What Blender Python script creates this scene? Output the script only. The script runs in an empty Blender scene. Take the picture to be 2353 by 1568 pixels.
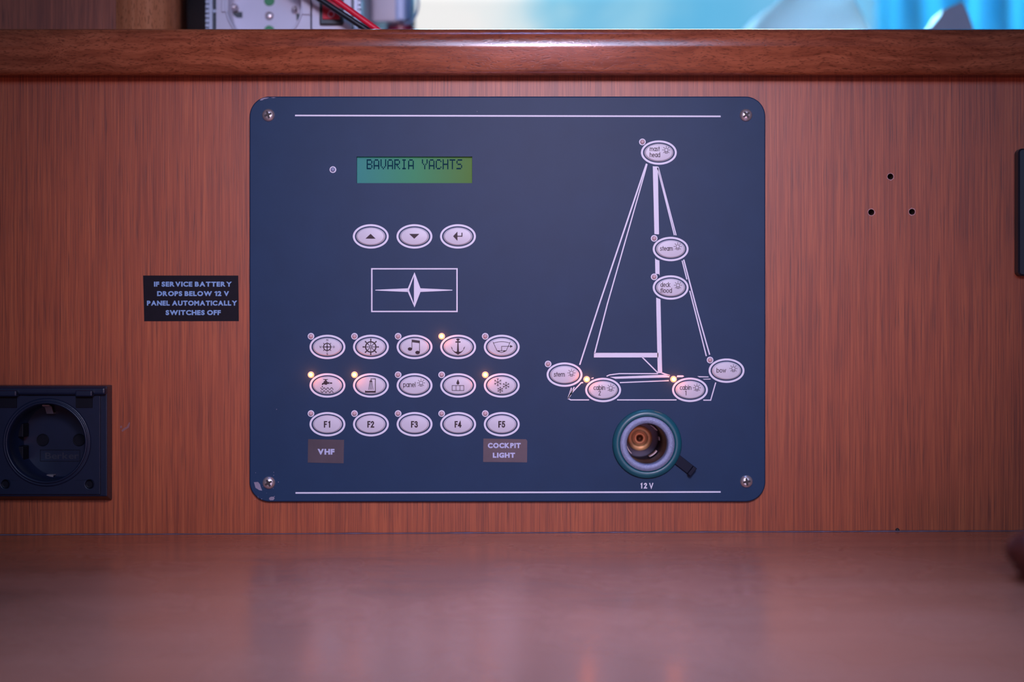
import bpy, bmesh, math, random
from mathutils import Vector, Matrix
from mathutils.geometry import tessellate_polygon

random.seed(7)
sc = bpy.context.scene
COL = sc.collection

# ------------------------------------------------------------------ scale
S = 0.00023                    # metres per photo pixel on the veneer wall
WP, HP = 2353, 1568
ZC = 0.90                      # camera height
D = WP * S * 50 / 36           # camera distance from the wall (50 mm lens)

# ------------------------------------------------------------------ camera
cam = bpy.data.cameras.new('camera')
cam.lens = 50; cam.sensor_width = 36; cam.clip_start = 0.02
cam.dof.use_dof = True; cam.dof.focus_distance = D; cam.dof.aperture_fstop = 2.6
camo = bpy.data.objects.new('camera', cam); COL.objects.link(camo)
camo.location = (0, -D, ZC); camo.rotation_euler = (math.pi / 2, 0, 0)
sc.camera = camo

# ------------------------------------------------------------------ sky outside the window
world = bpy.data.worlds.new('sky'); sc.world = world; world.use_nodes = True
nt = world.node_tree; nt.nodes.clear()
N = nt.nodes.new; L = nt.links.new
tc = N('ShaderNodeTexCoord'); sep = N('ShaderNodeSeparateXYZ'); L(tc.outputs['Generated'], sep.inputs[0])
nz = N('ShaderNodeTexNoise'); nz.inputs['Scale'].default_value = 40; nz.inputs['Detail'].default_value = 6; nz.inputs['Roughness'].default_value = 0.65
L(tc.outputs['Generated'], nz.inputs['Vector'])
m1 = N('ShaderNodeMath'); m1.operation = 'MULTIPLY_ADD'; m1.inputs[1].default_value = 0.20; L(nz.outputs['Fac'], m1.inputs[0])
L(sep.outputs[0], m1.inputs[2])
rp = N('ShaderNodeValToRGB'); L(m1.outputs[0], rp.inputs[0])
el = rp.color_ramp.elements
el[0].position = 0.085; el[0].color = (0.93, 0.92, 0.92, 1)
el[1].position = 0.30; el[1].color = (0.20, 0.56, 0.88, 1)
for p, c in ((0.105, (0.60, 0.82, 0.90, 1)), (0.125, (0.24, 0.62, 0.85, 1)), (0.15, (0.12, 0.50, 0.82, 1)), (0.175, (0.34, 0.68, 0.87, 1)), (0.21, (0.12, 0.50, 0.82, 1))):
    e = el.new(p); e.color = c
bg = N('ShaderNodeBackground'); bg.inputs['Strength'].default_value = 1.0
ow = N('ShaderNodeOutputWorld'); up = N('ShaderNodeMapRange'); up.inputs[1].default_value = 0.24; up.inputs[2].default_value = 0.34; up.inputs[3].default_value = 1.0; up.inputs[4].default_value = 38.0  # unseen upper sky boosted, added to light the hood and curtain
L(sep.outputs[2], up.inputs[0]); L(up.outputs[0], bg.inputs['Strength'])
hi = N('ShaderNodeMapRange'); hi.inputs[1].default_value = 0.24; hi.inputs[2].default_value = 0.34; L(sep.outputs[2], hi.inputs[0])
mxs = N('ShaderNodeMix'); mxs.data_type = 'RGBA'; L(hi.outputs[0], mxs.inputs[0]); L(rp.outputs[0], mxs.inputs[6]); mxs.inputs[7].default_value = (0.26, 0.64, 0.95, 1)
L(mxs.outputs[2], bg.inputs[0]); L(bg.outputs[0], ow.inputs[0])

# ------------------------------------------------------------------ added lights, not fittings of the cabin
def area(name, loc, target, sx, sy, power, col, spread=math.pi):
    l = bpy.data.lights.new(name, 'AREA'); l.shape = 'RECTANGLE'; l.size = sx; l.size_y = sy
    l.energy = power; l.color = col; l.spread = spread
    o = bpy.data.objects.new(name, l); COL.objects.link(o); o.location = loc
    o.rotation_euler = (Vector(target) - Vector(loc)).to_track_quat('-Z', 'Y').to_euler()
    return o
area('overhead_blue_fill', (0.02, -0.30, 1.93), (0.02, -0.26, 0), 0.28, 0.24, 1.3, (0.18, 0.37, 1.0), math.radians(24))  # blue overhead light added; the ceiling has no hatch
area('sheen_fill', (0.14, -1.9, 1.47), (0.03, 0, ZC), 0.9, 0.4, 13.0, (0.26, 0.56, 1.0))  # blue light added behind the camera for sheen on wall and rail
area('warm_bounce_fill', (0.14, -2.2, 0.75), (0.03, 0, ZC), 0.5, 0.4, 5.2, (1.0, 0.40, 0.52))  # pink fill added for wood bounce and panel sheen, no lamp there
sp = bpy.data.lights.new('falloff_spot', 'SPOT'); sp.energy = 19.5; sp.color = (0.98, 0.74, 0.92)  # spot added for its soft edge, imitating lens falloff towards the corners
sp.spot_size = math.radians(43); sp.spot_blend = 1.0; sp.shadow_soft_size = 0.05
spo = bpy.data.objects.new('falloff_spot', sp); COL.objects.link(spo); spo.location = (0.04, -0.82, 1.15)
spo.rotation_euler = (Vector((0.0, 0, ZC + 0.03)) - spo.location).to_track_quat('-Z', 'Y').to_euler()

sc.view_settings.view_transform = 'Standard'
sc.view_settings.look = 'None'
sc.view_settings.exposure = 0.0
sc.view_settings.gamma = 1.0
sc.view_settings.use_curve_mapping = False

# ================================================================== helpers
def k_at(d): return (D - d) / D
def W(x, y, d=0.0):
    k = k_at(d)
    return Vector(((x - WP / 2) * S * k, -d, ZC + (HP / 2 - y) * S * k))
def R_at(px, d=0.0): return px * S * k_at(d)
def XZ(pts, d):
    out = []
    for x, y in pts:
        v = W(x, y, d); out.append((v.x, v.z))
    return out

WORLDLOC = {}
def wloc(o): return WORLDLOC.get(o.name, Vector((0, 0, 0))) if o else Vector((0, 0, 0))

def tag(o, label=None, cat=None, group=None, kind=None):
    if label: o['label'] = label
    if cat: o['category'] = cat
    if group: o['group'] = group
    if kind: o['kind'] = kind
    return o

def place(o, at, parent=None):
    at = Vector(at)
    COL.objects.link(o)
    if parent:
        o.parent = parent; o.location = at - wloc(parent)
    else:
        o.location = at
    WORLDLOC[o.name] = at
    return o

def empty(name, at, label, cat, group=None):
    o = bpy.data.objects.new(name, None); o.empty_display_size = 0.02
    place(o, at); tag(o, label, cat, group)
    return o

class MB:
    def __init__(s): s.v = []; s.f = []; s.sm = []
    def add(s, vs, fs, smooth=False):
        b = len(s.v); s.v.extend(Vector(v) for v in vs)
        for f in fs: s.f.append(tuple(b + i for i in f)); s.sm.append(smooth)
        return s
    def box(s, x0, x1, y0, y1, z0, z1):
        vs = [(x, y, z) for x in (x0, x1) for y in (y0, y1) for z in (z0, z1)]
        return s.add(vs, [(0, 1, 3, 2), (4, 6, 7, 5), (0, 4, 5, 1), (2, 3, 7, 6), (0, 2, 6, 4), (1, 5, 7, 3)])
    def pbox(s, x0, x1, y0, y1, d0, d1, ref=None):
        """pixel rectangle measured on its front face at distance d1, extruded back to d0"""
        r = d1 if ref is None else ref
        a = W(x0, y1, r); b = W(x1, y0, r)
        return s.box(a.x, b.x, -d1, -d0, a.z, b.z)
    def quad(s, a, b, c, d): return s.add([a, b, c, d], [(0, 1, 2, 3)])
    def flat(s, outer, holes, y):
        """filled 2D outline (x,z) at depth y facing -Y"""
        loops = [[Vector((p[0], p[1], 0)) for p in outer]] + [[Vector((p[0], p[1], 0)) for p in h] for h in holes]
        allp = [p for l in loops for p in l]
        fs = []
        for t in tessellate_polygon(loops):
            a, b, c = (allp[i] for i in t)
            cr = (b.x - a.x) * (c.y - a.y) - (b.y - a.y) * (c.x - a.x)
            if abs(cr) < 1e-16: continue
            fs.append(t if cr > 0 else (t[0], t[2], t[1]))
        return s.add([(p.x, y, p.y) for p in allp], fs)
    def wall(s, loop, y0, y1, smooth=False):
        n = len(loop)
        vs = [(p[0], y0, p[1]) for p in loop] + [(p[0], y1, p[1]) for p in loop]
        return s.add(vs, [(i, (i + 1) % n, n + (i + 1) % n, n + i) for i in range(n)], smooth)
    def plate(s, outer, holes, d0, d1, back=False, bev=0.0, smooth=False):
        if bev:
            cx = sum(p[0] for p in outer) / len(outer); cz = sum(p[1] for p in outer) / len(outer)
            n = len(outer); ins = []
            for i in range(n):
                a = Vector(outer[i - 1]); b = Vector(outer[i]); c = Vector(outer[(i + 1) % n])
                t = (c - a).normalized(); nn = Vector((-t.y, t.x))
                if nn.dot(Vector((cx, cz)) - b) < 0: nn = -nn
                ins.append(tuple(b + nn * bev))
            s.flat(ins, holes, -d1)
            vs = [(p[0], -d1, p[1]) for p in ins] + [(p[0], -d1 + bev, p[1]) for p in outer]
            s.add(vs, [(i, (i + 1) % n, n + (i + 1) % n, n + i) for i in range(n)], smooth)
            s.wall(outer, -d1 + bev, -d0, smooth)
        else:
            s.flat(outer, holes, -d1); s.wall(outer, -d1, -d0, smooth)
        for h in holes: s.wall(h, -d1, -d0, len(h) > 12)
        if back: s.flat(outer, holes, -d0)
        return s
    def lathe(s, c, prof, segs=48, sx=1.0, sz=1.0, cap=True, smooth=True):
        """profile [(radius, d)] turned about the axis pointing at the room through c=(x,z)"""
        rings = len(prof); vs = []
        for r, d in prof:
            for i in range(segs):
                a = 2 * math.pi * i / segs
                vs.append((c[0] + r * sx * math.cos(a), -d, c[1] + r * sz * math.sin(a)))
        fs = []
        for j in range(rings - 1):
            for i in range(segs):
                i2 = (i + 1) % segs
                fs.append((j * segs + i, j * segs + i2, (j + 1) * segs + i2, (j + 1) * segs + i))
        s.add(vs, fs, smooth)
        if cap:
            b = len(s.v) - segs
            s.f.append(tuple(range(b, b + segs))); s.sm.append(False)
        return s
    def lathe_z(s, c, prof, segs=32):
        vs = []
        for r, z in prof:
            for i in range(segs):
                a = 2 * math.pi * i / segs
                vs.append((c[0] + r * math.cos(a), c[1] + r * math.sin(a), z))
        fs = []
        for j in range(len(prof) - 1):
            for i in range(segs):
                i2 = (i + 1) % segs
                fs.append((j * segs + i, j * segs + i2, (j + 1) * segs + i2, (j + 1) * segs + i))
        return s.add(vs, fs, True)
    def tube(s, pts, r, segs=14, cap=True):
        pts = [Vector(p) for p in pts]; n = len(pts)
        up = Vector((0.13, 0.9, 0.37)).normalized(); vs = []
        for i, p in enumerate(pts):
            t = (pts[min(i + 1, n - 1)] - pts[max(i - 1, 0)]).normalized()
            u = (up - t * up.dot(t)).normalized(); w = t.cross(u); up = u
            for j in range(segs):
                a = 2 * math.pi * j / segs
                vs.append(p + (u * math.cos(a) + w * math.sin(a)) * r)
        fs = [(i * segs + j, i * segs + (j + 1) % segs, (i + 1) * segs + (j + 1) % segs, (i + 1) * segs + j) for i in range(n - 1) for j in range(segs)]
        s.add(vs, fs, True)
        if cap:
            b = len(s.v) - n * segs
            s.f.append(tuple(b + j for j in range(segs))); s.sm.append(False)
            s.f.append(tuple(b + (n - 1) * segs + j for j in range(segs))); s.sm.append(False)
        return s
    def loft(s, rings, cap=True, smooth=True):
        n = len(rings[0]); vs = [v for r in rings for v in r]
        fs = [(j * n + i, j * n + (i + 1) % n, (j + 1) * n + (i + 1) % n, (j + 1) * n + i) for j in range(len(rings) - 1) for i in range(n)]
        s.add(vs, fs, smooth)
        if cap:
            b = len(s.v) - n * len(rings)
            s.f.append(tuple(b + i for i in range(n))); s.sm.append(False)
            e = len(s.v) - n
            s.f.append(tuple(e + i for i in range(n))); s.sm.append(False)
        return s
    def extrude_x(s, prof, x0, x1, dz0=0.0, dz1=0.0, smooth=True, steps=1):
        """profile [(y,z)] closed, swept along X"""
        rings = []
        for i in range(steps + 1):
            t = i / steps; x = x0 + (x1 - x0) * t; dz = dz0 + (dz1 - dz0) * t
            rings.append([(x, y, z + dz) for y, z in prof])
        return s.loft(rings, True, smooth)
    def mesh(s, name, at, mat, fix=True):
        me = bpy.data.meshes.new(name)
        at = Vector(at)
        me.from_pydata([tuple(v - at) for v in s.v], [], s.f)
        me.polygons.foreach_set('use_smooth', s.sm)
        me.materials.append(mat)
        if fix:
            bm = bmesh.new(); bm.from_mesh(me)
            bmesh.ops.remove_doubles(bm, verts=bm.verts, dist=1e-7)
            bmesh.ops.recalc_face_normals(bm, faces=bm.faces)
            bm.to_mesh(me); bm.free()
        me.update()
        return me
    def build(s, name, mat, parent=None, at=None, bevel=0.0, seg=3, fix=True, label=None, auto=False):
        if at is None: at = wloc(parent)
        o = bpy.data.objects.new(name, s.mesh(name, at, mat, fix))
        place(o, at, parent)
        if bevel:
            m = o.modifiers.new('edge', 'BEVEL'); m.width = bevel; m.segments = seg; m.limit_method = 'ANGLE'; m.angle_limit = math.radians(40)
        if label: o['label'] = label
        return o

def share(src, name, at, parent, label=None):
    o = bpy.data.objects.new(name, src.data); place(o, at, parent)
    for m in src.modifiers:
        n = o.modifiers.new(m.name, m.type); n.width = m.width; n.segments = m.segments; n.limit_method = m.limit_method; n.angle_limit = m.angle_limit
    if label: o['label'] = label
    return o

# ------------------------------------------------------------------ 2D print drawing (pixel units, y down)
def circ(cx, cy, r, n=32, ry=None):
    ry = r if ry is None else ry
    return [(cx + r * math.cos(2 * math.pi * i / n), cy + ry * math.sin(2 * math.pi * i / n)) for i in range(n)]
def rrect(x0, x1, y0, y1, r, n=10):
    pts = []
    for cx, cy, a0 in ((x1 - r, y0 + r, -90), (x1 - r, y1 - r, 0), (x0 + r, y1 - r, 90), (x0 + r, y0 + r, 180)):
        for i in range(n + 1):
            a = math.radians(a0 + 90 * i / n); pts.append((cx + r * math.cos(a), cy + r * math.sin(a)))
    return pts
def arc(cx, cy, rx, ry, a0, a1, n=12):
    return [(cx + rx * math.cos(math.radians(a0 + (a1 - a0) * i / n)), cy - ry * math.sin(math.radians(a0 + (a1 - a0) * i / n))) for i in range(n + 1)]

class Ink:
    """flat printed shapes: polygons in pixels"""
    def __init__(s): s.polys = []
    def poly(s, outer, holes=()): s.polys.append((list(outer), [list(h) for h in holes])); return s
    def ring(s, cx, cy, r1, r0, n=32, k=1.0): return s.poly(circ(cx, cy, r1, n, r1 * k), [circ(cx, cy, r0, n, r0 * k)])
    def disc(s, cx, cy, r, ry=None, n=20): return s.poly(circ(cx, cy, r, n, ry))
    def line(s, pts, w, closed=False, ext=0.0):
        P = [Vector((p[0], p[1])) for p in pts]
        if len(P) < 6 and max(abs(p[0]) for p in pts) < 60:      # short steps so that a stroke follows a curved cap
            Q = [P[0]]
            for a, b in zip(P, P[1:]):
                m = max(1, int((b - a).length / 3.5)); Q += [a.lerp(b, (i + 1) / m) for i in range(m)]
            if closed:
                a, b = P[-1], P[0]; m = max(1, int((b - a).length / 3.5)); Q += [a.lerp(b, (i + 1) / m) for i in range(m - 1)]
            P = Q
        if not closed and ext:
            P[0] = P[0] + (P[0] - P[1]).normalized() * ext; P[-1] = P[-1] + (P[-1] - P[-2]).normalized() * ext
        n = len(P); Lp = []; Rp = []
        for i in range(n):
            if closed: a, b, c = P[i - 1], P[i], P[(i + 1) % n]
            else: a, b, c = P[max(i - 1, 0)], P[i], P[min(i + 1, n - 1)]
            t1 = (b - a) if (b - a).length > 1e-9 else (c - b); t2 = (c - b) if (c - b).length > 1e-9 else (b - a)
            t1 = t1.normalized(); t2 = t2.normalized()
            n1 = Vector((-t1.y, t1.x)); n2 = Vector((-t2.y, t2.x)); m = n1 + n2
            m = m.normalized() if m.length > 1e-6 else n1
            h = min(1 / max(m.dot(n1), 0.35), 2.5) * w / 2
            Lp.append(b + m * h); Rp.append(b - m * h)
        rng = n if closed else n - 1
        for i in range(rng):
            j = (i + 1) % n
            s.polys.append(([tuple(Lp[i]), tuple(Lp[j]), tuple(Rp[j]), tuple(Rp[i])], []))
        return s
    def text(s, t, x, base, asc, width, w, xh=0.72, gap=0.17):
        """condensed geometric stroke lettering fitted to WIDTH; asc = ascender height in px"""
        adv = 0.0; lay = []
        for ch in t:
            gw, strokes = GLYPH[ch]; lay.append((adv, strokes)); adv += gw + gap
        adv -= gap
        sx = (width - w) / adv; sy = asc - w
        for a, strokes in lay:
            for st in strokes:
                closed = st[0] == 'c'
                pts = st[1] if closed or st[0] == 'o' else st
                s.line([(x + w / 2 + (a + px) * sx, base - w / 2 - py * sy) for px, py in pts], w, closed, 0 if closed else w * 0.5)
        return s
    def build(s, name, mat, parent, d, at=None, height=None, centre=None, label=None, xyshift=(0, 0)):
        mb = MB()
        for outer, holes in s.polys:
            if height:
                loops = [[Vector((p[0], p[1], 0)) for p in outer]] + [[Vector((p[0], p[1], 0)) for p in h] for h in holes]
                allp = [p for l in loops for p in l]; vs = []
                for p in allp:
                    v = W(p.x + centre[0], p.y + centre[1], d); vs.append((v.x, -d - height(p.x, p.y) - 0.00010, v.z))
                fs = []
                for t in tessellate_polygon(loops):
                    a, b, c = (vs[i] for i in t)
                    cr = (b[0] - a[0]) * (c[2] - a[2]) - (b[2] - a[2]) * (c[0] - a[0])
                    if abs(cr) > 1e-16: fs.append(t if cr > 0 else (t[0], t[2], t[1]))
                mb.add(vs, fs)
            else:
                mb.flat(XZ(outer, d), [XZ(h, d) for h in holes], -d)
        return mb.build(name, mat, parent, at, fix=False, label=label)

XH = 0.70
def _bowl(x0, x1): return ('c', arc((x0 + x1) / 2, XH / 2, (x1 - x0) / 2, -XH / 2, 0, 337.5, 15))
GLYPH = {
    ' ': (0.22, []),
    'a': (.44, [_bowl(0, .44), [(.44, 0), (.44, XH)]]),
    'b': (.44, [_bowl(0, .44), [(0, 0), (0, 1)]]),
    'c': (.34, [arc(.26, XH / 2, .26, -XH / 2, 62, 298, 12)]),
    'd': (.44, [_bowl(0, .44), [(.44, 0), (.44, 1)]]),
    'e': (.42, [[(.03, .36), (.42, .36)] + arc(.21, XH / 2, .21, -XH / 2, 5, 305, 14)]),
    'f': (.26, [arc(.24, .82, .13, -.18, 80, 180, 6) + [(.11, 0)], [(0, XH - .03), (.25, XH - .03)]]),
    'h': (.40, [[(0, 0), (0, 1)], [(0, .42)] + arc(.20, .46, .20, -.24, 180, 0, 8) + [(.40, 0)]]),
    'i': (.0, [[(0, 0), (0, XH)], [(0, .90), (0, .98)]]),
    'k': (.36, [[(0, 0), (0, 1)], [(.35, XH), (.03, .36), (.37, 0)]]),
    'l': (.0, [[(0, 0), (0, 1)]]),
    'm': (.70, [[(0, 0), (0, XH)], [(0, .44)] + arc(.175, .47, .175, -.23, 180, 0, 8) + [(.35, 0)], [(.35, .44)] + arc(.525, .47, .175, -.23, 180, 0, 8) + [(.70, 0)]]),
    'n': (.40, [[(0, 0), (0, XH)], [(0, .42)] + arc(.20, .46, .20, -.24, 180, 0, 8) + [(.40, 0)]]),
    'o': (.44, [_bowl(0, .44)]),
    'p': (.44, [_bowl(0, .44), [(0, -.30), (0, XH)]]),
    'r': (.22, [[(0, 0), (0, XH)], [(0, .44)] + arc(.20, .46, .20, -.24, 180, 80, 6)]),
    's': (.30, [arc(.16, .53, .14, -.17, 50, 200, 8) + arc(.13, .18, .17, -.18, 70, -150, 10)]),
    't': (.24, [[(.12, 0), (.12, .96)], [(0, XH - .03), (.24, XH - .03)]]),
    'w': (.56, [[(0, XH), (.14, 0), (.28, .62), (.42, 0), (.56, XH)]]),
    '1': (.16, [[(.01, .88), (.13, .97), (.13, 0)]]),
    '2': (.42, [arc(.20, .76, .20, -.24, 170, -20, 10) + [(.0, 0), (.43, 0)]]),
    '3': (.40, [arc(.18, .76, .18, -.24, 160, -70, 9) + arc(.19, .27, .21, -.27, 80, -160, 10)]),
    '4': (.46, [[(.46, .24), (0, .24), (.33, 1), (.33, 0)]]),
    '5': (.40, [[(.38, 1), (.08, 1), (.04, .56)] + arc(.18, .32, .22, -.32, 110, -155, 12)]),
    'F': (.34, [[(.36, 1), (0, 1), (0, 0)], [(0, .52), (.30, .52)]]),
    'V': (.46, [[(0, 1), (.23, 0), (.46, 1)]]),
    'N': (.46, [[(0, 0), (0, 1), (.46, 0), (.46, 1)]]),
    'S': (.36, [arc(.18, .75, .18, -.25, 40, 220, 8) + arc(.18, .25, .18, -.25, 60, -140, 10)]),
    'W': (.70, [[(0, 1), (.18, 0), (.35, .8), (.52, 0), (.70, 1)]]),
    'O': (.50, [('c', arc(.25, .5, .25, -.5, 0, 337.5, 15))]),
}

# heavy sans lettering from Blender's own font, set letter by letter
_FONTCACHE = {}
def font_char(ch, weight):
    key = (ch, weight)
    if key in _FONTCACHE: return _FONTCACHE[key]
    cu = bpy.data.curves.new('glyph', 'FONT'); cu.body = ch; cu.size = 1.0; cu.offset = weight; cu.resolution_u = 5
    ob = bpy.data.objects.new('glyph', cu); COL.objects.link(ob)
    bpy.context.view_layer.update()
    me = bpy.data.meshes.new_from_object(ob.evaluated_get(bpy.context.evaluated_depsgraph_get()))
    vs = [(v.co.x, v.co.y) for v in me.vertices]; fs = [tuple(p.vertices) for p in me.polygons]
    bpy.data.objects.remove(ob); bpy.data.curves.remove(cu); bpy.data.meshes.remove(me)
    if ch == '1':   # a flagged one
        h = max(v[1] for v in vs); x1 = max(v[0] for v in vs); x0 = min(v[0] for v in vs); w = x1 - x0
        b = len(vs); vs = vs + [(x0 - w * .9, h * .62), (x0 + w * .1, h * .70), (x0 + w * .1, h), (x0 - w * .0, h), (x0 - w * .9, h * .80)]
        fs = fs + [(b, b + 1, b + 2, b + 3, b + 4)]
    xs = [v[0] for v in vs]; r = (vs, fs, min(xs), max(xs))
    _FONTCACHE[key] = r
    return r
def heavy_line(mb, text, x0, x1, base, top, d, weight=.05, gap=.075, space=.26, slope=0.0):
    adv = 0; lay = []
    for ch in text:
        if ch == ' ': adv += space; continue
        vs, fs, a, b = font_char(ch, weight); lay.append((adv - a, vs, fs)); adv += b - a + gap
    adv -= gap
    H = max(v[1] for v in font_char('H', weight)[0]); lo = min(v[1] for v in font_char('H', weight)[0])
    sx = (x1 - x0) / adv; sy = (base - top) / (H - lo)
    for off, vs, fs in lay:
        pts = []
        for vx, vy in vs:
            x = x0 + (off + vx) * sx; v = W(x, base - (vy - lo) * sy + slope * (x - x0), d); pts.append(tuple(v))
        mb.add(pts, fs)
    return mb

# ================================================================== materials
def newmat(name):
    m = bpy.data.materials.new(name); m.use_nodes = True
    nt = m.node_tree; b = nt.nodes['Principled BSDF']
    return m, nt, b, nt.nodes.new, nt.links.new

def plain(name, col, rough=0.5, metal=0.0, spec=0.5, noise=0.12, scale=60, bump=0.0, bscale=400, coat=0.0):
    m, nt, b, N, L = newmat(name)
    tc = N('ShaderNodeTexCoord'); n = N('ShaderNodeTexNoise'); n.inputs['Scale'].default_value = scale; n.inputs['Detail'].default_value = 3
    L(tc.outputs['Object'], n.inputs['Vector'])
    mx = N('ShaderNodeMix'); mx.data_type = 'RGBA'
    mx.inputs[6].default_value = tuple(c * (1 - noise) for c in col) + (1,); mx.inputs[7].default_value = tuple(min(c * (1 + noise), 1) for c in col) + (1,)
    L(n.outputs['Fac'], mx.inputs[0]); L(mx.outputs[2], b.inputs['Base Color'])
    b.inputs['Roughness'].default_value = rough; b.inputs['Metallic'].default_value = metal
    b.inputs['Specular IOR Level'].default_value = spec; b.inputs['Coat Weight'].default_value = coat
    if bump:
        n2 = N('ShaderNodeTexNoise'); n2.inputs['Scale'].default_value = bscale; n2.inputs['Detail'].default_value = 2; L(tc.outputs['Object'], n2.inputs['Vector'])
        bp = N('ShaderNodeBump'); bp.inputs['Strength'].default_value = bump; bp.inputs['Distance'].default_value = 0.0003
        L(n2.outputs['Fac'], bp.inputs['Height']); L(bp.outputs['Normal'], b.inputs['Normal'])
    return m

def ramp(N, stops):
    r = N('ShaderNodeValToRGB'); e = r.color_ramp.elements
    e[0].position, e[0].color = stops[0][0], tuple(stops[0][1]) + (1,)
    e[1].position, e[1].color = stops[-1][0], tuple(stops[-1][1]) + (1,)
    for p, c in stops[1:-1]:
        q = e.new(p); q.color = tuple(c) + (1,)
    return r

def wood(name, long_axis, dark, mid, light, fine=900, run=22, pore=2200, pore_run=45, rough=0.38, spec=0.4, figure=0.0, pore_amt=0.55, smudge=False, coat=0.0, spread=0.16, fine_mix=0.55):
    """grain drawn out along LONG_AXIS ('X' or 'Z')"""
    m, nt, b, N, L = newmat(name)
    tc = N('ShaderNodeTexCoord')
    src = tc.outputs['Object']
    if figure:
        nf = N('ShaderNodeTexNoise'); nf.inputs['Scale'].default_value = 26; nf.inputs['Detail'].default_value = 2; L(src, nf.inputs['Vector'])
        sb = N('ShaderNodeVectorMath'); sb.operation = 'SUBTRACT'; sb.inputs[1].default_value = (.5, .5, .5); L(nf.outputs['Color'], sb.inputs[0])
        scl = N('ShaderNodeVectorMath'); scl.operation = 'SCALE'; scl.inputs['Scale'].default_value = figure; L(sb.outputs[0], scl.inputs[0])
        ad = N('ShaderNodeVectorMath'); L(src, ad.inputs[0]); L(scl.outputs[0], ad.inputs[1]); src = ad.outputs[0]
    def streak(f, r, detail=2.0):
        mp = N('ShaderNodeMapping')
        mp.inputs['Scale'].default_value = (r, f, f) if long_axis == 'X' else (f, f, r)
        L(src, mp.inputs['Vector'])
        n = N('ShaderNodeTexNoise'); n.inputs['Scale'].default_value = 1.0; n.inputs['Detail'].default_value = detail
        L(mp.outputs[0], n.inputs['Vector']); return n.outputs['Fac']
    a = streak(fine, run); c = streak(fine * 0.16, run * 0.25, 3); p = streak(pore, pore_run, 1)
    mxf = N('ShaderNodeMath'); mxf.operation = 'MULTIPLY_ADD'; mxf.inputs[1].default_value = fine_mix; L(a, mxf.inputs[0])
    m2 = N('ShaderNodeMath'); m2.operation = 'MULTIPLY'; m2.inputs[1].default_value = 1 - fine_mix; L(c, m2.inputs[0]); L(m2.outputs[0], mxf.inputs[2])
    rp = ramp(N, [(0.5 - spread, dark), (0.5, mid), (0.5 + spread, light)]); L(mxf.outputs[0], rp.inputs[0])
    pr = ramp(N, [(0.33, (1, 1, 1)), (0.44, (0, 0, 0))]); L(p, pr.inputs[0])
    pm = N('ShaderNodeMath'); pm.operation = 'MULTIPLY'; pm.inputs[1].default_value = pore_amt; L(pr.outputs[0], pm.inputs[0])
    mx = N('ShaderNodeMix'); mx.data_type = 'RGBA'; L(pm.outputs[0], mx.inputs[0]); L(rp.outputs[0], mx.inputs[6])
    mx.inputs[7].default_value = tuple(x * 0.35 for x in dark) + (1,)
    L(mx.outputs[2], b.inputs['Base Color'])
    b.inputs['Specular IOR Level'].default_value = spec; b.inputs['Coat Weight'].default_value = coat; b.inputs['Coat Roughness'].default_value = 0.25
    if smudge:
        ns = N('ShaderNodeTexNoise'); ns.inputs['Scale'].default_value = 16; ns.inputs['Detail'].default_value = 3; L(tc.outputs['Object'], ns.inputs['Vector'])
        mr = N('ShaderNodeMapRange'); mr.inputs[1].default_value = 0.4; mr.inputs[2].default_value = 0.65; mr.inputs[3].default_value = rough; mr.inputs[4].default_value = rough + 0.14
        L(ns.outputs['Fac'], mr.inputs[0]); L(mr.outputs[0], b.inputs['Roughness'])
    else:
        b.inputs['Roughness'].default_value = rough
    bp = N('ShaderNodeBump'); bp.inputs['Strength'].default_value = 0.12; bp.inputs['Distance'].default_value = 0.0002
    iv = N('ShaderNodeMath'); iv.operation = 'SUBTRACT'; iv.inputs[0].default_value = 1.0; L(pm.outputs[0], iv.inputs[1])
    L(iv.outputs[0], bp.inputs['Height']); L(bp.outputs['Normal'], b.inputs['Normal'])
    return m

M_VENEER = wood('veneer', 'Z', (0.20, 0.033, 0.007), (0.30, 0.056, 0.013), (0.385, 0.083, 0.021), fine=1050, run=17, pore=2500, pore_run=40, rough=0.44, spec=0.48, pore_amt=0.5, spread=0.14, fine_mix=0.66)
M_RAIL = wood('mahogany', 'X', (0.165, 0.036, 0.015), (0.26, 0.066, 0.028), (0.36, 0.10, 0.044), fine=420, run=26, pore=2100, pore_run=330, rough=0.21, spec=0.8, figure=0.012, pore_amt=0.6)
M_DESK = wood('desk_laminate', 'X', (0.31, 0.076, 0.032), (0.39, 0.102, 0.046), (0.45, 0.130, 0.06), fine=520, run=7, pore=1600, pore_run=30, rough=0.19, spec=0.65, pore_amt=0.25, smudge=True)
M_BULK = wood('bulkhead_veneer', 'Z', (0.15, 0.033, 0.014), (0.22, 0.055, 0.024), (0.30, 0.080, 0.036), rough=0.45)
M_POST = wood('solid_post', 'Z', (0.50, 0.19, 0.085), (0.62, 0.26, 0.125), (0.72, 0.33, 0.17), fine=300, run=12, pore=1300, pore_run=300, pore_amt=0.5, rough=0.4)
M_CABIN = plain('cabin_lining', (0.12, 0.055, 0.04), 0.6)
M_HEAD = plain('headliner', (0.30, 0.27, 0.26), 0.8)
M_SOLE = wood('cabin_sole', 'X', (0.10, 0.035, 0.02), (0.17, 0.06, 0.035), (0.22, 0.085, 0.05), rough=0.4)

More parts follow.
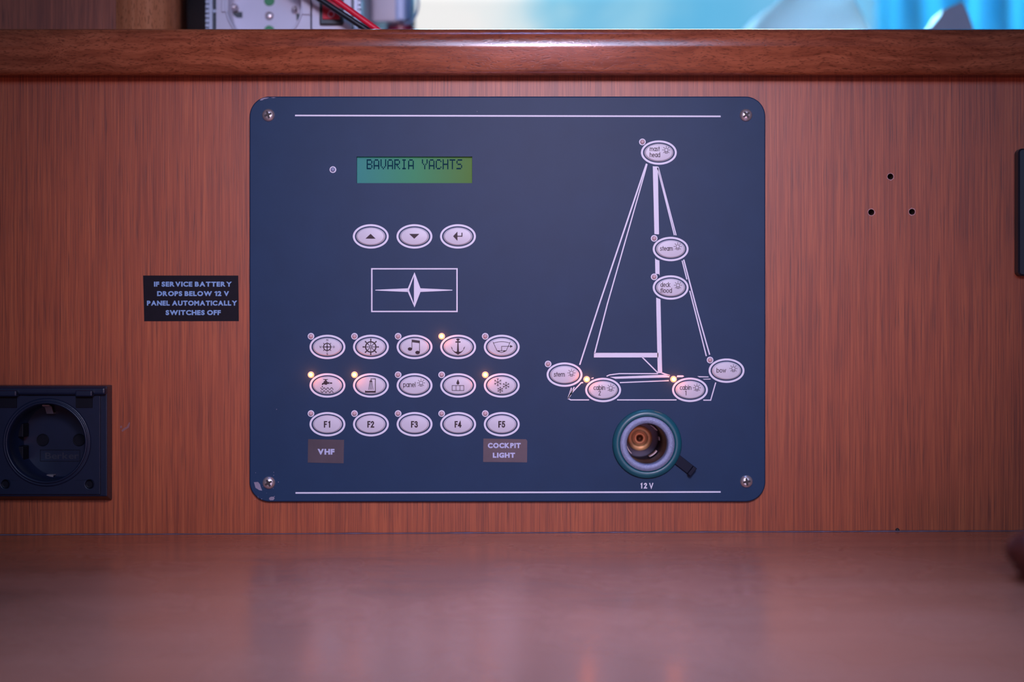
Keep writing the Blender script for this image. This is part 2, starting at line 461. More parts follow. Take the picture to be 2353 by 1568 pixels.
M_PANEL = plain('panel_lacquer', (0.011, 0.034, 0.086), 0.46, spec=0.16, noise=0.12, scale=55, bump=0.05, bscale=1800)
M_PRINT = plain('white_print', (0.66, 0.65, 0.76), 0.5, noise=0.03)
M_CAP = plain('button_plastic', (0.54, 0.52, 0.60), 0.42, noise=0.03, scale=200)
M_INK = plain('dark_ink', (0.034, 0.018, 0.026), 0.5, spec=0.2)
M_WEAR = plain('bare_aluminium', (0.22, 0.19, 0.26), 0.6, noise=0.3, scale=500)
M_STEEL = plain('stainless', (0.62, 0.54, 0.56), 0.32, metal=0.8, noise=0.1, scale=300)
M_SLOT = plain('slot_dark', (0.02, 0.012, 0.014), 0.6)
M_TEAL = plain('teal_plastic', (0.008, 0.085, 0.115), 0.36, noise=0.15)
M_ZINC = plain('cast_zinc', (0.20, 0.23, 0.36), 0.5, metal=0.35, noise=0.35, scale=1400, bump=0.55, bscale=2600)
M_BARREL = plain('barrel_dark', (0.035, 0.033, 0.055), 0.35, metal=0.6)
M_BRASS = plain('brass', (0.85, 0.44, 0.17), 0.35, metal=0.25, noise=0.12, scale=500)
M_BRASSD = plain('brass_tarnished', (0.26, 0.09, 0.035), 0.4, metal=0.4)
M_SPRING = plain('spring_steel', (0.80, 0.62, 0.64), 0.35, metal=0.3)
M_RUBBER = plain('dark_rubber', (0.004, 0.006, 0.020), 0.55, spec=0.15)
M_OUTLET = plain('navy_plastic', (0.006, 0.0095, 0.026), 0.36, spec=0.3, noise=0.25, scale=120)
M_OUTLETD = plain('deep_plastic', (0.003, 0.003, 0.007), 0.5, spec=0.12)
M_STICK = plain('black_tape', (0.006, 0.004, 0.009), 0.5, spec=0.12, noise=0.3, scale=300)
M_STICKINK = plain('tape_lettering', (0.19, 0.33, 0.58), 0.6, noise=0.06)
M_STICKINK2 = plain('clear_tape_lettering', (0.42, 0.45, 0.66), 0.6, noise=0.06)
M_SEAL = plain('sealant', (0.16, 0.12, 0.17), 0.6, noise=0.6, scale=160)
M_WHITE = plain('white_plastic', (0.54, 0.57, 0.70), 0.4, noise=0.03)
M_WHITE2 = plain('ivory_plastic', (0.52, 0.53, 0.64), 0.35, noise=0.03)
M_ALU = plain('anodised_fin', (0.42, 0.46, 0.56), 0.45, metal=0.3)
M_BLACK = plain('black_plastic', (0.010, 0.012, 0.020), 0.35)
M_GREEN = plain('green_shutter', (0.02, 0.22, 0.07), 0.45)
M_REDC = plain('red_cable', (0.62, 0.008, 0.035), 0.32, noise=0.08)
M_BLKC = plain('black_cable', (0.012, 0.012, 0.018), 0.3)
M_ADAPT = plain('grey_plastic', (0.40, 0.38, 0.44), 0.45)
M_BLUEP = plain('blue_grey_plastic', (0.10, 0.20, 0.36), 0.4)
M_PAPER = plain('paper', (0.70, 0.72, 0.74), 0.7)
M_BRACKET = plain('grey_bracket', (0.36, 0.38, 0.46), 0.5)
M_KNOB = wood('knob_mahogany', 'X', (0.07, 0.014, 0.009), (0.11, 0.022, 0.014), (0.15, 0.03, 0.018), rough=0.3)

def emit_mat(name, stops, radius, strength):
    m, nt, b, N, L = newmat(name)
    tc = N('ShaderNodeTexCoord'); ln = N('ShaderNodeVectorMath'); ln.operation = 'LENGTH'
    mu = N('ShaderNodeVectorMath'); mu.operation = 'MULTIPLY'; mu.inputs[1].default_value = (1, 0, 1); L(tc.outputs['Object'], mu.inputs[0]); L(mu.outputs[0], ln.inputs[0])
    dv = N('ShaderNodeMath'); dv.operation = 'DIVIDE'; dv.inputs[1].default_value = radius; L(ln.outputs['Value'], dv.inputs[0])
    r = ramp(N, stops); L(dv.outputs[0], r.inputs[0])
    L(r.outputs[0], b.inputs['Emission Color']); b.inputs['Emission Strength'].default_value = strength
    b.inputs['Base Color'].default_value = (0.6, 0.25, 0.1, 1)
    return m
M_LEDON = emit_mat('lit_lamp_lens', [(0.0, (1, .92, .70)), (0.5, (1, .80, .42)), (0.75, (1, .40, .09)), (0.95, (1, .14, .015))], 0.00158, 2.2)
M_LEDOFF = plain('unlit_lamp_lens', (0.52, 0.36, 0.40), 0.4, noise=0.2, scale=900)
M_LEDCLR = plain('clear_lamp_lens', (0.22, 0.25, 0.40), 0.3)

# display: teal window reflection painted into its colour and glow
m, nt, b, N, L = newmat('reflection_tinted_display'); M_LCD = m
tc = N('ShaderNodeTexCoord'); sx = N('ShaderNodeSeparateXYZ'); L(tc.outputs['Object'], sx.inputs[0])
mr = N('ShaderNodeMapRange'); mr.inputs[1].default_value = -0.0305; mr.inputs[2].default_value = 0.0305; L(sx.outputs[0], mr.inputs[0])
r = ramp(N, [(0.0, (.022, .15, .15)), (0.5, (.028, .16, .08)), (1.0, (.05, .12, .018))]); L(mr.outputs[0], r.inputs[0])
L(r.outputs[0], b.inputs['Base Color']); L(r.outputs[0], b.inputs['Emission Color']); b.inputs['Emission Strength'].default_value = 0.45
b.inputs['Roughness'].default_value = 0.5; b.inputs['Specular IOR Level'].default_value = 0.15
M_LCDINK = plain('display_ink', (0.003, 0.022, 0.05), 0.6, spec=0.0)

# shiny brown tape
M_TAPE = plain('brown_tape', (0.060, 0.046, 0.060), 0.34, metal=0.2, noise=0.35, scale=90, bump=0.35, bscale=120)

# backlit cloth / thin white plastic
def translucent(name, col, t):
    m, nt, b, N, L = newmat(name)
    tc = N('ShaderNodeTexCoord'); n = N('ShaderNodeTexNoise'); n.inputs['Scale'].default_value = 40; L(tc.outputs['Object'], n.inputs['Vector'])
    mx = N('ShaderNodeMix'); mx.data_type = 'RGBA'; mx.inputs[6].default_value = tuple(c * .94 for c in col) + (1,); mx.inputs[7].default_value = tuple(col) + (1,)
    L(n.outputs['Fac'], mx.inputs[0])
    tr = N('ShaderNodeBsdfTranslucent'); L(mx.outputs[2], tr.inputs['Color']); L(mx.outputs[2], b.inputs['Base Color'])
    b.inputs['Roughness'].default_value = .5
    ms = N('ShaderNodeMixShader'); ms.inputs[0].default_value = t
    L(b.outputs[0], ms.inputs[1]); L(tr.outputs[0], ms.inputs[2]); L(ms.outputs[0], nt.nodes['Material Output'].inputs['Surface'])
    return m
M_HOOD = translucent('thin_white_plastic', (0.88, 0.93, 0.95), 0.75)
M_CURTAIN = translucent('pale_curtain', (0.34, 0.84, 1.0), 0.75)

m, nt, b, N, L = newmat('window_glass'); M_GLASS = m
tr = N('ShaderNodeBsdfTransparent'); gl = N('ShaderNodeBsdfGlossy'); gl.inputs['Roughness'].default_value = 0.02
fr = N('ShaderNodeFresnel'); fr.inputs['IOR'].default_value = 1.45
ms = N('ShaderNodeMixShader'); L(fr.outputs[0], ms.inputs[0]); L(tr.outputs[0], ms.inputs[1]); L(gl.outputs[0], ms.inputs[2])
L(ms.outputs[0], nt.nodes['Material Output'].inputs['Surface'])

# ================================================================== the setting
ROOM_X, ROOM_BACK, HULL_Y = 1.25, -2.3, 0.52
Z_RAIL = W(0, 68, 0.0085).z
Z_SHELF = Z_RAIL - 0.0085
def struct(o): return tag(o, kind='structure')

# veneer wall with cut-outs for the panel and outlet and three drilled holes
HOLES = [(2046, 406, 7.0), (2002, 488, 7.2), (2095.5, 487, 7.0)]
mb = MB()
zt = W(0, 120).z
outer = [(-ROOM_X, 0.0), (ROOM_X, 0.0), (ROOM_X, zt), (-ROOM_X, zt)]
cut = [XZ([(660, 290), (660, 1080), (1660, 1080), (1660, 290)], 0), XZ([(8, 905), (8, 1128), (208, 1128), (208, 905)], 0)]
cut += [XZ(circ(x, y, r, 24), 0) for x, y, r in HOLES]
mb.plate(outer, cut, -0.018, 0.0, back=True)
wall = struct(mb.build('wall_back', M_VENEER, None, (0, 0, 0)))
M_CHIP = plain('chipped_varnish', (0.42, 0.22, 0.22), 0.6, noise=0.3, scale=900)
M_BORE = plain('bored_wood', (0.055, 0.022, 0.016), 0.8)
for x, y, r in HOLES:
    c = XZ([(x, y)], 0)[0]
    h = MB().lathe(c, [(R_at(r - .2), -0.0002), (R_at(r - .4), -0.012), (R_at(r * .5), -0.015)], 24).build('screw_hole', M_BORE, wall, (c[0], 0, c[1]))
    rim = MB()
    n = 22; vs = []
    for i in range(n):
        a = 2 * math.pi * i / n; ro = r + 1.0 + 1.6 * random.random() ** 2
        for rr in (ro, r - .1):
            vs.append((c[0] + R_at(rr) * math.cos(a), -0.00012, c[1] + R_at(rr) * math.sin(a)))
    rim.add(vs, [(2 * i, 2 * ((i + 1) % n), 2 * ((i + 1) % n) + 1, 2 * i + 1) for i in range(n)])
    rim.build('chipped_rim', M_CHIP, h, fix=False)
# small blue-grey scuffs on the veneer beside the outlet
ink = Ink().poly([(279, 990), (283, 985), (291, 981), (297, 970), (299, 973), (296, 983), (288, 988), (281, 993)]).poly([(276, 980), (279, 978), (281, 982), (277, 985)])
ink.build('scuff_mark', plain('scuff_ink', (0.22, 0.085, 0.085), .7), wall, 0.00008)

# shelf board, hull wall with the window, cabin shell
struct(MB().box(-ROOM_X, ROOM_X, 0.006, HULL_Y, Z_SHELF - .016, Z_SHELF).build('trim_1', M_RAIL, None, (0, 0, 0)))
wx0, wx1 = W(790, 0, -HULL_Y).x, 0.80
wz0, wz1 = ZC + 0.215, ZC + 0.47
mb = MB().plate([(-ROOM_X, 0), (ROOM_X, 0), (ROOM_X, 2.0), (-ROOM_X, 2.0)], [[(wx0, wz0), (wx1, wz0), (wx1, wz1), (wx0, wz1)]], -HULL_Y - .03, -HULL_Y, back=True)
struct(mb.build('wall_hull', M_CABIN, None, (0, 0, 0)))
win = MB().plate([(wx0 - .02, wz0 - .02), (wx1 + .02, wz0 - .02), (wx1 + .02, wz1 + .02), (wx0 - .02, wz1 + .02)], [[(wx0, wz0), (wx1, wz0), (wx1, wz1), (wx0, wz1)]], -HULL_Y, -HULL_Y + .008, back=True)
win = struct(win.build('window_1', M_WHITE, None, (0, HULL_Y, ZC)))
MB().box(wx0, wx1, HULL_Y + .012, HULL_Y + .016, wz0, wz1).build('pane', M_GLASS, win)
struct(MB().box(-ROOM_X - .02, -ROOM_X, ROOM_BACK, HULL_Y, 0, 2.0).build('wall_left', M_CABIN, None, (0, 0, 0)))
struct(MB().box(ROOM_X, ROOM_X + .02, ROOM_BACK, HULL_Y, 0, 2.0).build('wall_right', M_CABIN, None, (0, 0, 0)))
struct(MB().box(-ROOM_X, ROOM_X, ROOM_BACK - .02, ROOM_BACK, 0, 2.0).build('wall_aft', M_CABIN, None, (0, 0, 0)))
struct(MB().box(-ROOM_X, ROOM_X, ROOM_BACK, HULL_Y, -.02, 0).build('floor', M_SOLE, None, (0, 0, 0)))
struct(MB().box(-ROOM_X, ROOM_X, ROOM_BACK, HULL_Y, 2.0, 2.02).build('ceiling', M_HEAD, None, (0, 0, 0)))

# mahogany rail along the top of the wall
df = 0.0165; PXR = S * k_at(.015)
zb = W(0, 174.5, .012).z
def rail_profile():
    """(y, z) outline: round top, slim polished band, face leaning in towards a round lower edge"""
    segs = [(112, 8, 33, 16), (8, -1.5, 95, 6), (-1.5, -13, 24, 4)]   # from angle, to angle, radius px, steps
    pts = [(0.0, 0.0)]
    for a0, a1, r, n in segs:
        for i in range(n):
            b0 = math.radians(a0 + (a1 - a0) * i / n); b1 = math.radians(a0 + (a1 - a0) * (i + 1) / n)
            y, z = pts[-1]; rr = r * PXR
            pts.append((y - rr * (math.cos(b1) - math.cos(b0)), z + rr * (math.sin(b1) - math.sin(b0))))
    dz = Z_RAIL - max(z for y, z in pts); dy = -df - min(y for y, z in pts)
    pts = [(y + dy, z + dz) for y, z in pts]
    R2 = 15 * PXR; z1 = zb + R2; y, z = pts[-1]; t = math.radians(-13)
    yb = y + (z - z1) * math.tan(math.radians(13))
    pts.append(((y + yb) / 2, (z + z1) / 2))
    for i in range(13):
        a = math.radians(-13 - 99 * i / 12); pts.append((yb + R2 * math.cos(t) - R2 * math.cos(a), z1 - R2 * math.sin(t) + R2 * math.sin(a)))
    return pts
prof = rail_profile()
prof.append((-0.0001, prof[-1][1] + .0004)); prof.append((0.0055, zb + .02)); prof.append((0.0055, prof[0][1] - .004))
struct(MB().extrude_x(prof, -ROOM_X, ROOM_X).build('trim_2', M_RAIL, None, (0, 0, 0)))

# bulkhead panel and solid post at the left behind the rail
a = W(267, 68, -.035)
struct(MB().box(-ROOM_X, a.x, 0.035, 0.055, Z_SHELF, 2.0).build('trim_3', M_BULK, None, (0, 0, 0)))
b1 = W(392, 0, -.035).x
prof = [(a.x, 0.0345)]
w_ = b1 - a.x
for i in range(11):
    t = math.radians(90 * i / 10); prof.append((b1 - w_ * .52 + w_ * .52 * math.sin(t), 0.0345 + .022 * (1 - math.cos(t))))
prof += [(b1, .075), (a.x, .075)]
mb = MB().loft([[(x, y, Z_SHELF) for x, y in prof], [(x, y, 2.0) for x, y in prof]], True, True)
struct(mb.build('trim_4', M_POST, None, (0, 0, 0)))
struct(MB().box(-ROOM_X, W(690, 0, -.2).x, 0.24, 0.26, Z_SHELF, 2.0).build('wall_locker', plain('dark_locker', (0.03, 0.014, 0.014), .7), None, (0, 0, 0)))

# ================================================================== chart table
zl, zr = W(0, 1229.5).z, W(2353, 1220.5).z
slope = (zr - zl) / (WP * S)
zt0 = (zl + zr) / 2
tb = empty('chart_table', (0, -.28, zt0 - .03), 'reddish brown wooden chart table top below the dark blue panel, glossy and smeared', 'table')
X0, X1 = -.62, .62
mb = MB()
vs = []
for x in (X0, X1):
    z = zt0 + slope * x
    for y, dz in ((-.0006, 0), (-.58, 0), (-.58, -.03), (-.0006, -.03)): vs.append((x, y, z + dz))
mb.add(vs, [(0, 1, 5, 4), (1, 2, 6, 5), (2, 3, 7, 6), (3, 0, 4, 7), (0, 3, 2, 1), (4, 5, 6, 7)])
mb.build('table_top', M_DESK, tb, (0, 0, zt0), bevel=.002)
# uneven bead of sealant in the corner between table and wall
pts = []
n = 160
mb = MB(); rings = []
for i in range(n + 1):
    x = X0 + (X1 - X0) * i / n; z = zt0 + slope * x
    r = .00028 + .00030 * random.random()
    rings.append([(x, -.0001, z + r), (x, -.0007 - r * .6, z + r * .55), (x, -.0010 - r, z + .00003), (x, -.0001, z - .0001)])
mb.loft(rings).build('sealant_bead', M_SEAL, tb, (0, 0, zt0))
for x, fy in ((-.6, -.54), (.6, -.54), (-.6, -.06), (.6, -.06)):
    MB().box(x - .02, x + .02, fy - .02, fy + .02, 0.0, zt0 + slope * x - .0295).build('leg', M_RAIL, tb, bevel=.003)
# dark nail head in the seam
c = W(2062, 1218.5)
tag(MB().lathe((c.x, c.z), [(R_at(4.6), 0.0), (R_at(4.2), .0006), (R_at(2), .0010)], 16).build('nail', M_SLOT, None, (c.x, 0, c.z)),
    'tiny dark nail head in the veneer wall just above the table seam', 'nail')
# round mahogany knob at the right edge
k0 = W(2376, 1348, .155); zk = zt0 + slope * k0.x
kx, ky = k0.x, -.155
rk = .0115
prof = [(rk * .55, zk), (rk * .55, zk + .003), (rk * .75, zk + .005)]
for i in range(11):
    t = math.radians(-50 + 140 * i / 10); prof.append((max(rk * math.cos(t), .0002), zk + .0125 + .009 * math.sin(t)))
kn = MB().lathe_z((kx, ky), prof, 32).build('wooden_knob', M_KNOB, None, (kx, ky, zk))
tag(kn, 'dark red turned wooden knob on the chart table by the picture edge', 'knob')

# ================================================================== control panel
PF = 0.0032
PX, PY = 1166, 688
pc = W(PX, PY, 0)
panel = empty('control_panel', pc, 'dark blue yacht electrical control panel with oval push buttons and sailboat diagram', 'control panel')
po = rrect(573, 1759, 221.5, 1154, 46, 14)
lcd_hole = [(819.5, 360), (819.5, 421), (1085, 421), (1085, 360)]
SOCK = (1486.5, 1020)
mb = MB().plate(XZ(po, PF), [XZ(lcd_hole, PF), XZ(circ(SOCK[0], SOCK[1], 60, 48), PF)], 0.0, PF, back=False, bev=.0006, smooth=True)
mb.build('face_plate', M_PANEL, panel, bevel=0)
PR = PF + .00006

# printed rules and marks
Ink().line([(678, 265.5), (1656, 267.5)], 3.6).build('rule_line', M_PRINT, panel, PR)
Ink().line([(679, 1133.3), (1656, 1131)], 3.6).build('rule_line', M_PRINT, panel, PR)
ink = Ink()
ink.poly([(852.8, 616.5), (1051.7, 616.5), (1051.7, 717.6), (852.8, 717.6)], [[(855.9, 619.5), (1048.6, 619.5), (1048.6, 714.6), (855.9, 714.6)]])
ink.poly([(862.5, 666.2), (937.5, 662.8), (937.5, 671.2), (862.5, 667.9)])
ink.poly([(1039.4, 666.2), (966, 662.8), (966, 671.2), (1039.4, 667.9)])
ink.poly([(952.5, 625.9), (937, 663.2), (937, 671), (952.5, 706.7)], [[(951.2, 635), (951.2, 698), (939.8, 667)]])
ink.poly([(952.5, 625.9), (966.2, 663), (966.2, 671), (952.5, 706.7)])
ink.build('star_logo', M_PRINT, panel, PR)

ink = Ink()
ink.poly([(1484.2, 375.6), (1488.3, 377.4), (1481, 404), (1396.8, 700), (1367.8, 813), (1364.8, 812.2), (1394.0, 699.5), (1480.4, 397), (1378.6, 700), (1333.6, 839.2), (1330.6, 838.2), (1375.5, 699), (1477, 396)])
ink.poly([(1364.8, 811.2), (1512.5, 811.2), (1512.5, 821.8), (1364.8, 821.8)])
ink.poly([(1500, 382), (1504, 382.6), (1511.6, 382.6), (1514.3, 537), (1513.6, 539), (1503.7, 538)])
ink.poly([(1505.2, 593.5), (1508, 596.5), (1515.2, 599), (1515.7, 633.5), (1514, 630), (1505.9, 630)])
ink.poly([(1507.8, 684), (1512, 686), (1517.6, 688), (1518.3, 720), (1521.6, 858), (1511.4, 858), (1508.4, 720)])
ink.line([(1512.2, 383.8), (1553.6, 541)], 2.7).line([(1511, 386), (1549.6, 540.6)], 2.7)
ink.line([(1571, 596.8), (1603.5, 720), (1630.6, 815.5)], 3).line([(1567.4, 599.2), (1578.4, 642.5)], 2.7).line([(1585, 668.5), (1597, 715), (1623, 818.8)], 2.8)
ink.line([(1475.5, 821), (1511.5, 857)], 2.8)
ink.line([(1393.8, 865), (1400.5, 862), (1423, 859), (1512, 859)], 2.5).line([(1520, 857.2), (1539, 863.6)], 3)
ink.poly([(1401.2, 866.6), (1527, 861.4), (1538.3, 863), (1538.3, 867.6), (1414.2, 870.9)])
ink.poly([(1556.2, 862.9), (1569.2, 862.9), (1572.2, 865.2), (1568, 867.3), (1555, 867.3)])
ink.poly([(1602.4, 864.8), (1627.7, 865.6), (1628.6, 867.6), (1607, 867.4)]).poly([(1614.7, 871.3), (1632.7, 870.5), (1632.7, 872.4), (1618, 872.8)])
ink.line([(1424.4, 879.7), (1536.7, 875.1)], 2.5)
ink.line([(1313.2, 891.5), (1305.5, 915.5)], 2.6).line([(1319.6, 889.8), (1309, 912)], 2.8).line([(1340, 879.6), (1335.5, 880), (1311.5, 905.5), (1305, 916.5)], 2.8)
ink.poly([(1312.4, 895.5), (1317.6, 895), (1306.2, 914.6)])
ink.line([(1304.2, 915.5), (1311.5, 919.4), (1353.5, 919.4)], 2.6).line([(1359, 870.2), (1364, 868.6)], 2.2)
ink.line([(1418, 919.4), (1554.5, 919.4)], 2.6).line([(1616, 920), (1633, 920), (1644.6, 879.5)], 2.6)
ink.build('sailboat_diagram', M_PRINT, panel, PR)
Ink().text('1', 1471.8, 1123.2, 13, 4.4, 2.6).text('2', 1479.6, 1123.2, 13, 7.4, 2.6).text('V', 1491.8, 1123.2, 13, 9.4, 2.5).build('voltage_lettering', M_PRINT, panel, PR)

# worn paint at the corners
ink = Ink()
ink.poly([(583.4, 1108.6), (593, 1108), (597.4, 1113.5), (599, 1119), (602.5, 1128), (595.7, 1127), (587.2, 1121.6)])
ink.poly([(619, 1144), (623, 1142), (629, 1142.2), (631, 1146), (628, 1150), (621, 1150.4), (618, 1147.5)])
ink.poly([(597, 230), (601, 226.5), (608, 224.6), (619, 224), (614, 226.5), (607, 228), (603, 230.5), (599, 231)]).poly([(622, 224.3), (629, 223.6), (634, 224.2), (628, 225.6)])
for i in range(26):
    x, y = random.choice([(random.uniform(585, 640), random.uniform(1080, 1150)), (random.uniform(590, 1740), random.uniform(240, 1140))])
    if 700 < x < 1700 and 340 < y < 1110: continue
    r = random.uniform(.5, 1.1); ink.disc(x, y, r, n=7)
for p_ in ink.polys:
    q_ = Ink(); q_.polys = [p_]; q_.build('paint_chip', M_WEAR, panel, PR)

# display
dc = W(952, 390.5, 0)
lo = MB().pbox(812, 1092, 352, 429, -.006, .0008).build('display', M_LCD, panel, (dc.x, 0, dc.z), label='green text display with a painted teal reflection')
FONT57 = {'B': '11110 10001 10001 11110 10001 10001 11110', 'A': '01110 10001 10001 10001 11111 10001 10001', 'V': '10001 10001 10001 10001 10001 01010 00100',
          'R': '11110 10001 10001 11110 10100 10010 10001', 'I': '01110 00100 00100 00100 00100 00100 01110', 'Y': '10001 10001 10001 01010 00100 00100 00100',
          'C': '01110 10001 10000 10000 10000 10001 01110', 'H': '10001 10001 10001 11111 10001 10001 10001', 'T': '11111 00100 00100 00100 00100 00100 00100',
          'S': '01111 10000 10000 01110 00001 00001 11110'}
ink = Ink(); pxw, pyh = 2.645, 3.3
for i, ch in enumerate('BAVARIA YACHTS'):
    if ch == ' ': continue
    for j, row in enumerate(FONT57[ch].split()):
        for q, bit in enumerate(row):
            if bit == '1':
                x = 842.6 + (i * 6 + q) * pxw; y = 366.3 + j * pyh
                ink.poly([(x, y), (x + pxw * .94, y), (x + pxw * .94, y + pyh * .94), (x, y + pyh * .94)])
ink.build('display_lettering', M_LCDINK, lo, .0009)

# ---- screws
def screw(px, py, rot):
    c = W(px, py, PF); cc = (c.x, c.z); R = R_at(14.6, PF)
    pr = [(R, PF - .0002), (R, PF + .0002), (R * .97, PF + .0006), (R * .86, PF + .0011), (R * .68, PF + .0015), (R * .45, PF + .00175), (R * .2, PF + .00185)]
    s = MB().lathe(cc, pr, 32).build('screw', M_STEEL, panel, (c.x, -PF, c.z))
    k = MB(); n = 4; o = []
    ca, sa = math.cos(math.radians(rot)), math.sin(math.radians(rot))
    for i in range(4):
        for ang, rr in ((-14, .60), (14, .60), (45, .26)):
            t = math.radians(90 * i + ang); o.append((rr * R * math.cos(t), rr * R * math.sin(t)))
    o = [(cc[0] + x * ca - z * sa, cc[1] + x * sa + z * ca) for x, z in o]
    k.flat(o, [], -(PF + .0019)); k.wall(o, -(PF + .0019), -(PF + .0012))
    k.build('cross_recess', M_SLOT, s, fix=False)
    return s
for a in ((617, 265, 20), (1714, 265, 38), (618, 1110, 30), (1715, 1107, 10)): screw(*a)

# ---- push buttons
CRX, CRY = 33.6, 20.8
CAPH = .0011
def caph(x, y):
    r = math.hypot(x / CRX, y / CRY)
    if r <= .86: return CAPH * (1.0 - .22 * (r / .86) ** 2)
    t = min((r - .86) / .14, 1)
    return CAPH * .78 * (1 - t ** 1.5) + .00005
def bulb(ink, x, y, r=4.0):
    ink.ring(x, y, r + .55, r - .55, 20)
    for a in (0, 45, 90, 135, 180, 225, 315):
        c, s = math.cos(math.radians(a)), -math.sin(math.radians(a))
        ink.line([(x + c * (r + 1.7), y + s * (r + 1.7)), (x + c * (r + 5.3), y + s * (r + 5.3))], 1.1)
    ink.line([(x - 2.4, y + r - .6), (x - 2.4, y + r + 3.3), (x + 2.4, y + r + 3.3), (x + 2.4, y + r - .6)], 1.1)
    return ink

c0 = W(852, 543.5, PF)
mb = MB(); rings = []
segs = 56
steps = [1.0, .99, .975, .955, .935, .915, .895, .88, .86, .83, .74, .6, .4, .2, .1]
for f in steps:
    rings.append([(R_at(CRX * f * math.cos(2 * math.pi * i / segs), PF), -(PF + caph(CRX * f, 0)), R_at(CRY * f * math.sin(2 * math.pi * i / segs), PF)) for i in range(segs)])
vs = [v for r in rings for v in r]
fs = [(j * segs + i, j * segs + (i + 1) % segs, (j + 1) * segs + (i + 1) % segs, (j + 1) * segs + i) for j in range(len(rings) - 1) for i in range(segs)]
mb.add(vs, fs, True); b_ = (len(rings) - 1) * segs; mb.f.append(tuple(b_ + i for i in range(segs))); mb.sm.append(True)
cap_mesh = mb.mesh('push_button', (0, -PF, 0), M_CAP)
ring_mesh = None
LEDR = 7.4
def led(px, py, lit=False, clear=False):
    c = W(px, py, PF); at = (c.x, -PF, c.z)
    r0 = R_at(6.7 if lit else 5.4, PF)
    prof = [(r0, PF), (r0 * .97, PF + .0005), (r0 * .8, PF + .0009), (r0 * .5, PF + .00115), (r0 * .15, PF + .00125)]
    l = MB().lathe((c.x, c.z), prof, 20).build('indicator_lamp', M_LEDON if lit else (M_LEDCLR if clear else M_LEDOFF), panel, at, label='lit orange indicator lamp' if lit else None)
    Ink().ring(px, py, 7.6, 6.5 if lit else 5.2, 28).build('lamp_ring', M_PRINT, l, PR, at)
    if lit:
        for nm, dd, en, rad in (('lamp_glow', .0040, .0023, .0010),):
            p = bpy.data.lights.new(nm, 'POINT'); p.energy = en; p.color = (1.0, .17, .012); p.shadow_soft_size = rad
            o = bpy.data.objects.new(nm, p); place(o, (c.x, -PF - dd, c.z), l)
    return l

def button(px, py, symbol, ink, has_led=True, lit=False):
    global ring_mesh
    c = W(px, py, PF); at = Vector((c.x, -PF, c.z))
    b = bpy.data.objects.new('push_button', cap_mesh); place(b, at, panel)
    b['label'] = 'oval white push button with ' + symbol.replace('_', ' ')
    if ring_mesh is None:
        r = Ink().poly(circ(px, py, 41.2, 64, 28), [circ(px, py, 36.6, 64, 23.4)]).build('printed_ring', M_PRINT, b, PR, at)
        ring_mesh = r.data
    else:
        place(bpy.data.objects.new('printed_ring', ring_mesh), at, b)
    ink.build(symbol, M_INK, b, PF, at, caph, (px, py))
    if has_led: led(px - 37.8, py - 24.5, lit)
    return b

# top row: up, down, enter
button(852, 543.5, 'up_arrow', Ink().poly([(0, -5.6), (11.8, 5.6), (-11.8, 5.6)]), False)
button(952.3, 543.5, 'down_arrow', Ink().poly([(-11.8, -5.4), (11.8, -5.4), (0, 5.8)]), False)
button(1052.3, 543.5, 'return_arrow', Ink().poly([(-11, 0), (-.9, -10.8), (-.9, 10.8)]).line([(-1, 0), (9.3, 0), (9.3, -8.2)], 2.3), False)

CX = [752.4, 852.4, 952.6, 1052.7, 1152.9]
R1Y, R2Y, R3Y = 797.6, 886.1, 975.3
# compass
ink = Ink().ring(0, 0, 9.4, 7.2).line([(0, -11.5), (0, 11.5)], 1.1).line([(-11.6, 0), (11.6, 0)], 1.1).disc(0, 0, 2.2)
ink.line([(0, -7), (0, 7)], 2.1).line([(-7, 0), (7, 0)], 2.1)
for a in (45, 135, 225, 315):
    c_, s_ = math.cos(math.radians(a)), math.sin(math.radians(a)); ink.line([(c_ * 9.5, s_ * 9.5), (c_ * 12.6, s_ * 12.6)], 1.5)
ink.text('N', -1.9, -13.6, 4.8, 4, .9).text('S', -1.6, 18.2, 4.8, 3.5, .9).text('W', -17.9, 2.5, 5, 5.2, .9).text('O', 13.0, 2.5, 5, 4.2, .9)
button(CX[0], R1Y, 'compass_symbol', ink)
# helm wheel
ink = Ink().ring(0, 0, 13.2, 10.4).ring(0, 0, 2.9, 1.7, 16)
for i in range(8):
    a = math.radians(45 * i); c_, s_ = math.cos(a), math.sin(a)
    ink.line([(c_ * 2.6, s_ * 2.6), (c_ * 11, s_ * 11)], 1.5).line([(c_ * 12.5, s_ * 12.5), (c_ * 17, s_ * 17)], 2.4).disc(c_ * 17.2, s_ * 17.2, 1.7, n=12)
button(CX[1], R1Y, 'helm_wheel_symbol', ink)
# music notes
ink = Ink().disc(-10.2, 4.8, 5.1, 3.9).disc(7.2, 12.8, 5.3, 4.0).line([(-5.6, -16), (-5.6, 4.6)], 1.4).line([(11.8, -13.6), (11.8, 12.6)], 1.4)
ink.poly([(-6.3, -17), (12.5, -14.4), (12.5, -8.4), (-6.3, -11)])
button(CX[2], R1Y, 'music_note_symbol', ink)
# anchor
ink = Ink().disc(-.2, -17, 3.9, 2.4).poly([(-2, -16.5), (1.6, -16.5), (1.2, -11), (-1.6, -11)]).poly(rrect(-6.3, 5.9, -12.9, -9.8, 1.4, 4))
ink.poly([(-1.4, -10.5), (1.0, -10.5), (2.2, 12), (-2.6, 12)])
for sgn in (-1, 1):
    p = [(-.2, 17.8), (-8.4, 12.6), (-13, 7.2), (-15.6, 2), (-16.2, -1.6), (-12, 4.2), (-13.8, 4.2), (-11, 8), (-7, 10.8), (-2.2, 11), (-.2, 10.6)]
    ink.poly([(x if sgn < 0 else -x - .4, y) for x, y in p])
button(CX[3], R1Y, 'anchor_symbol', ink, lit=True)
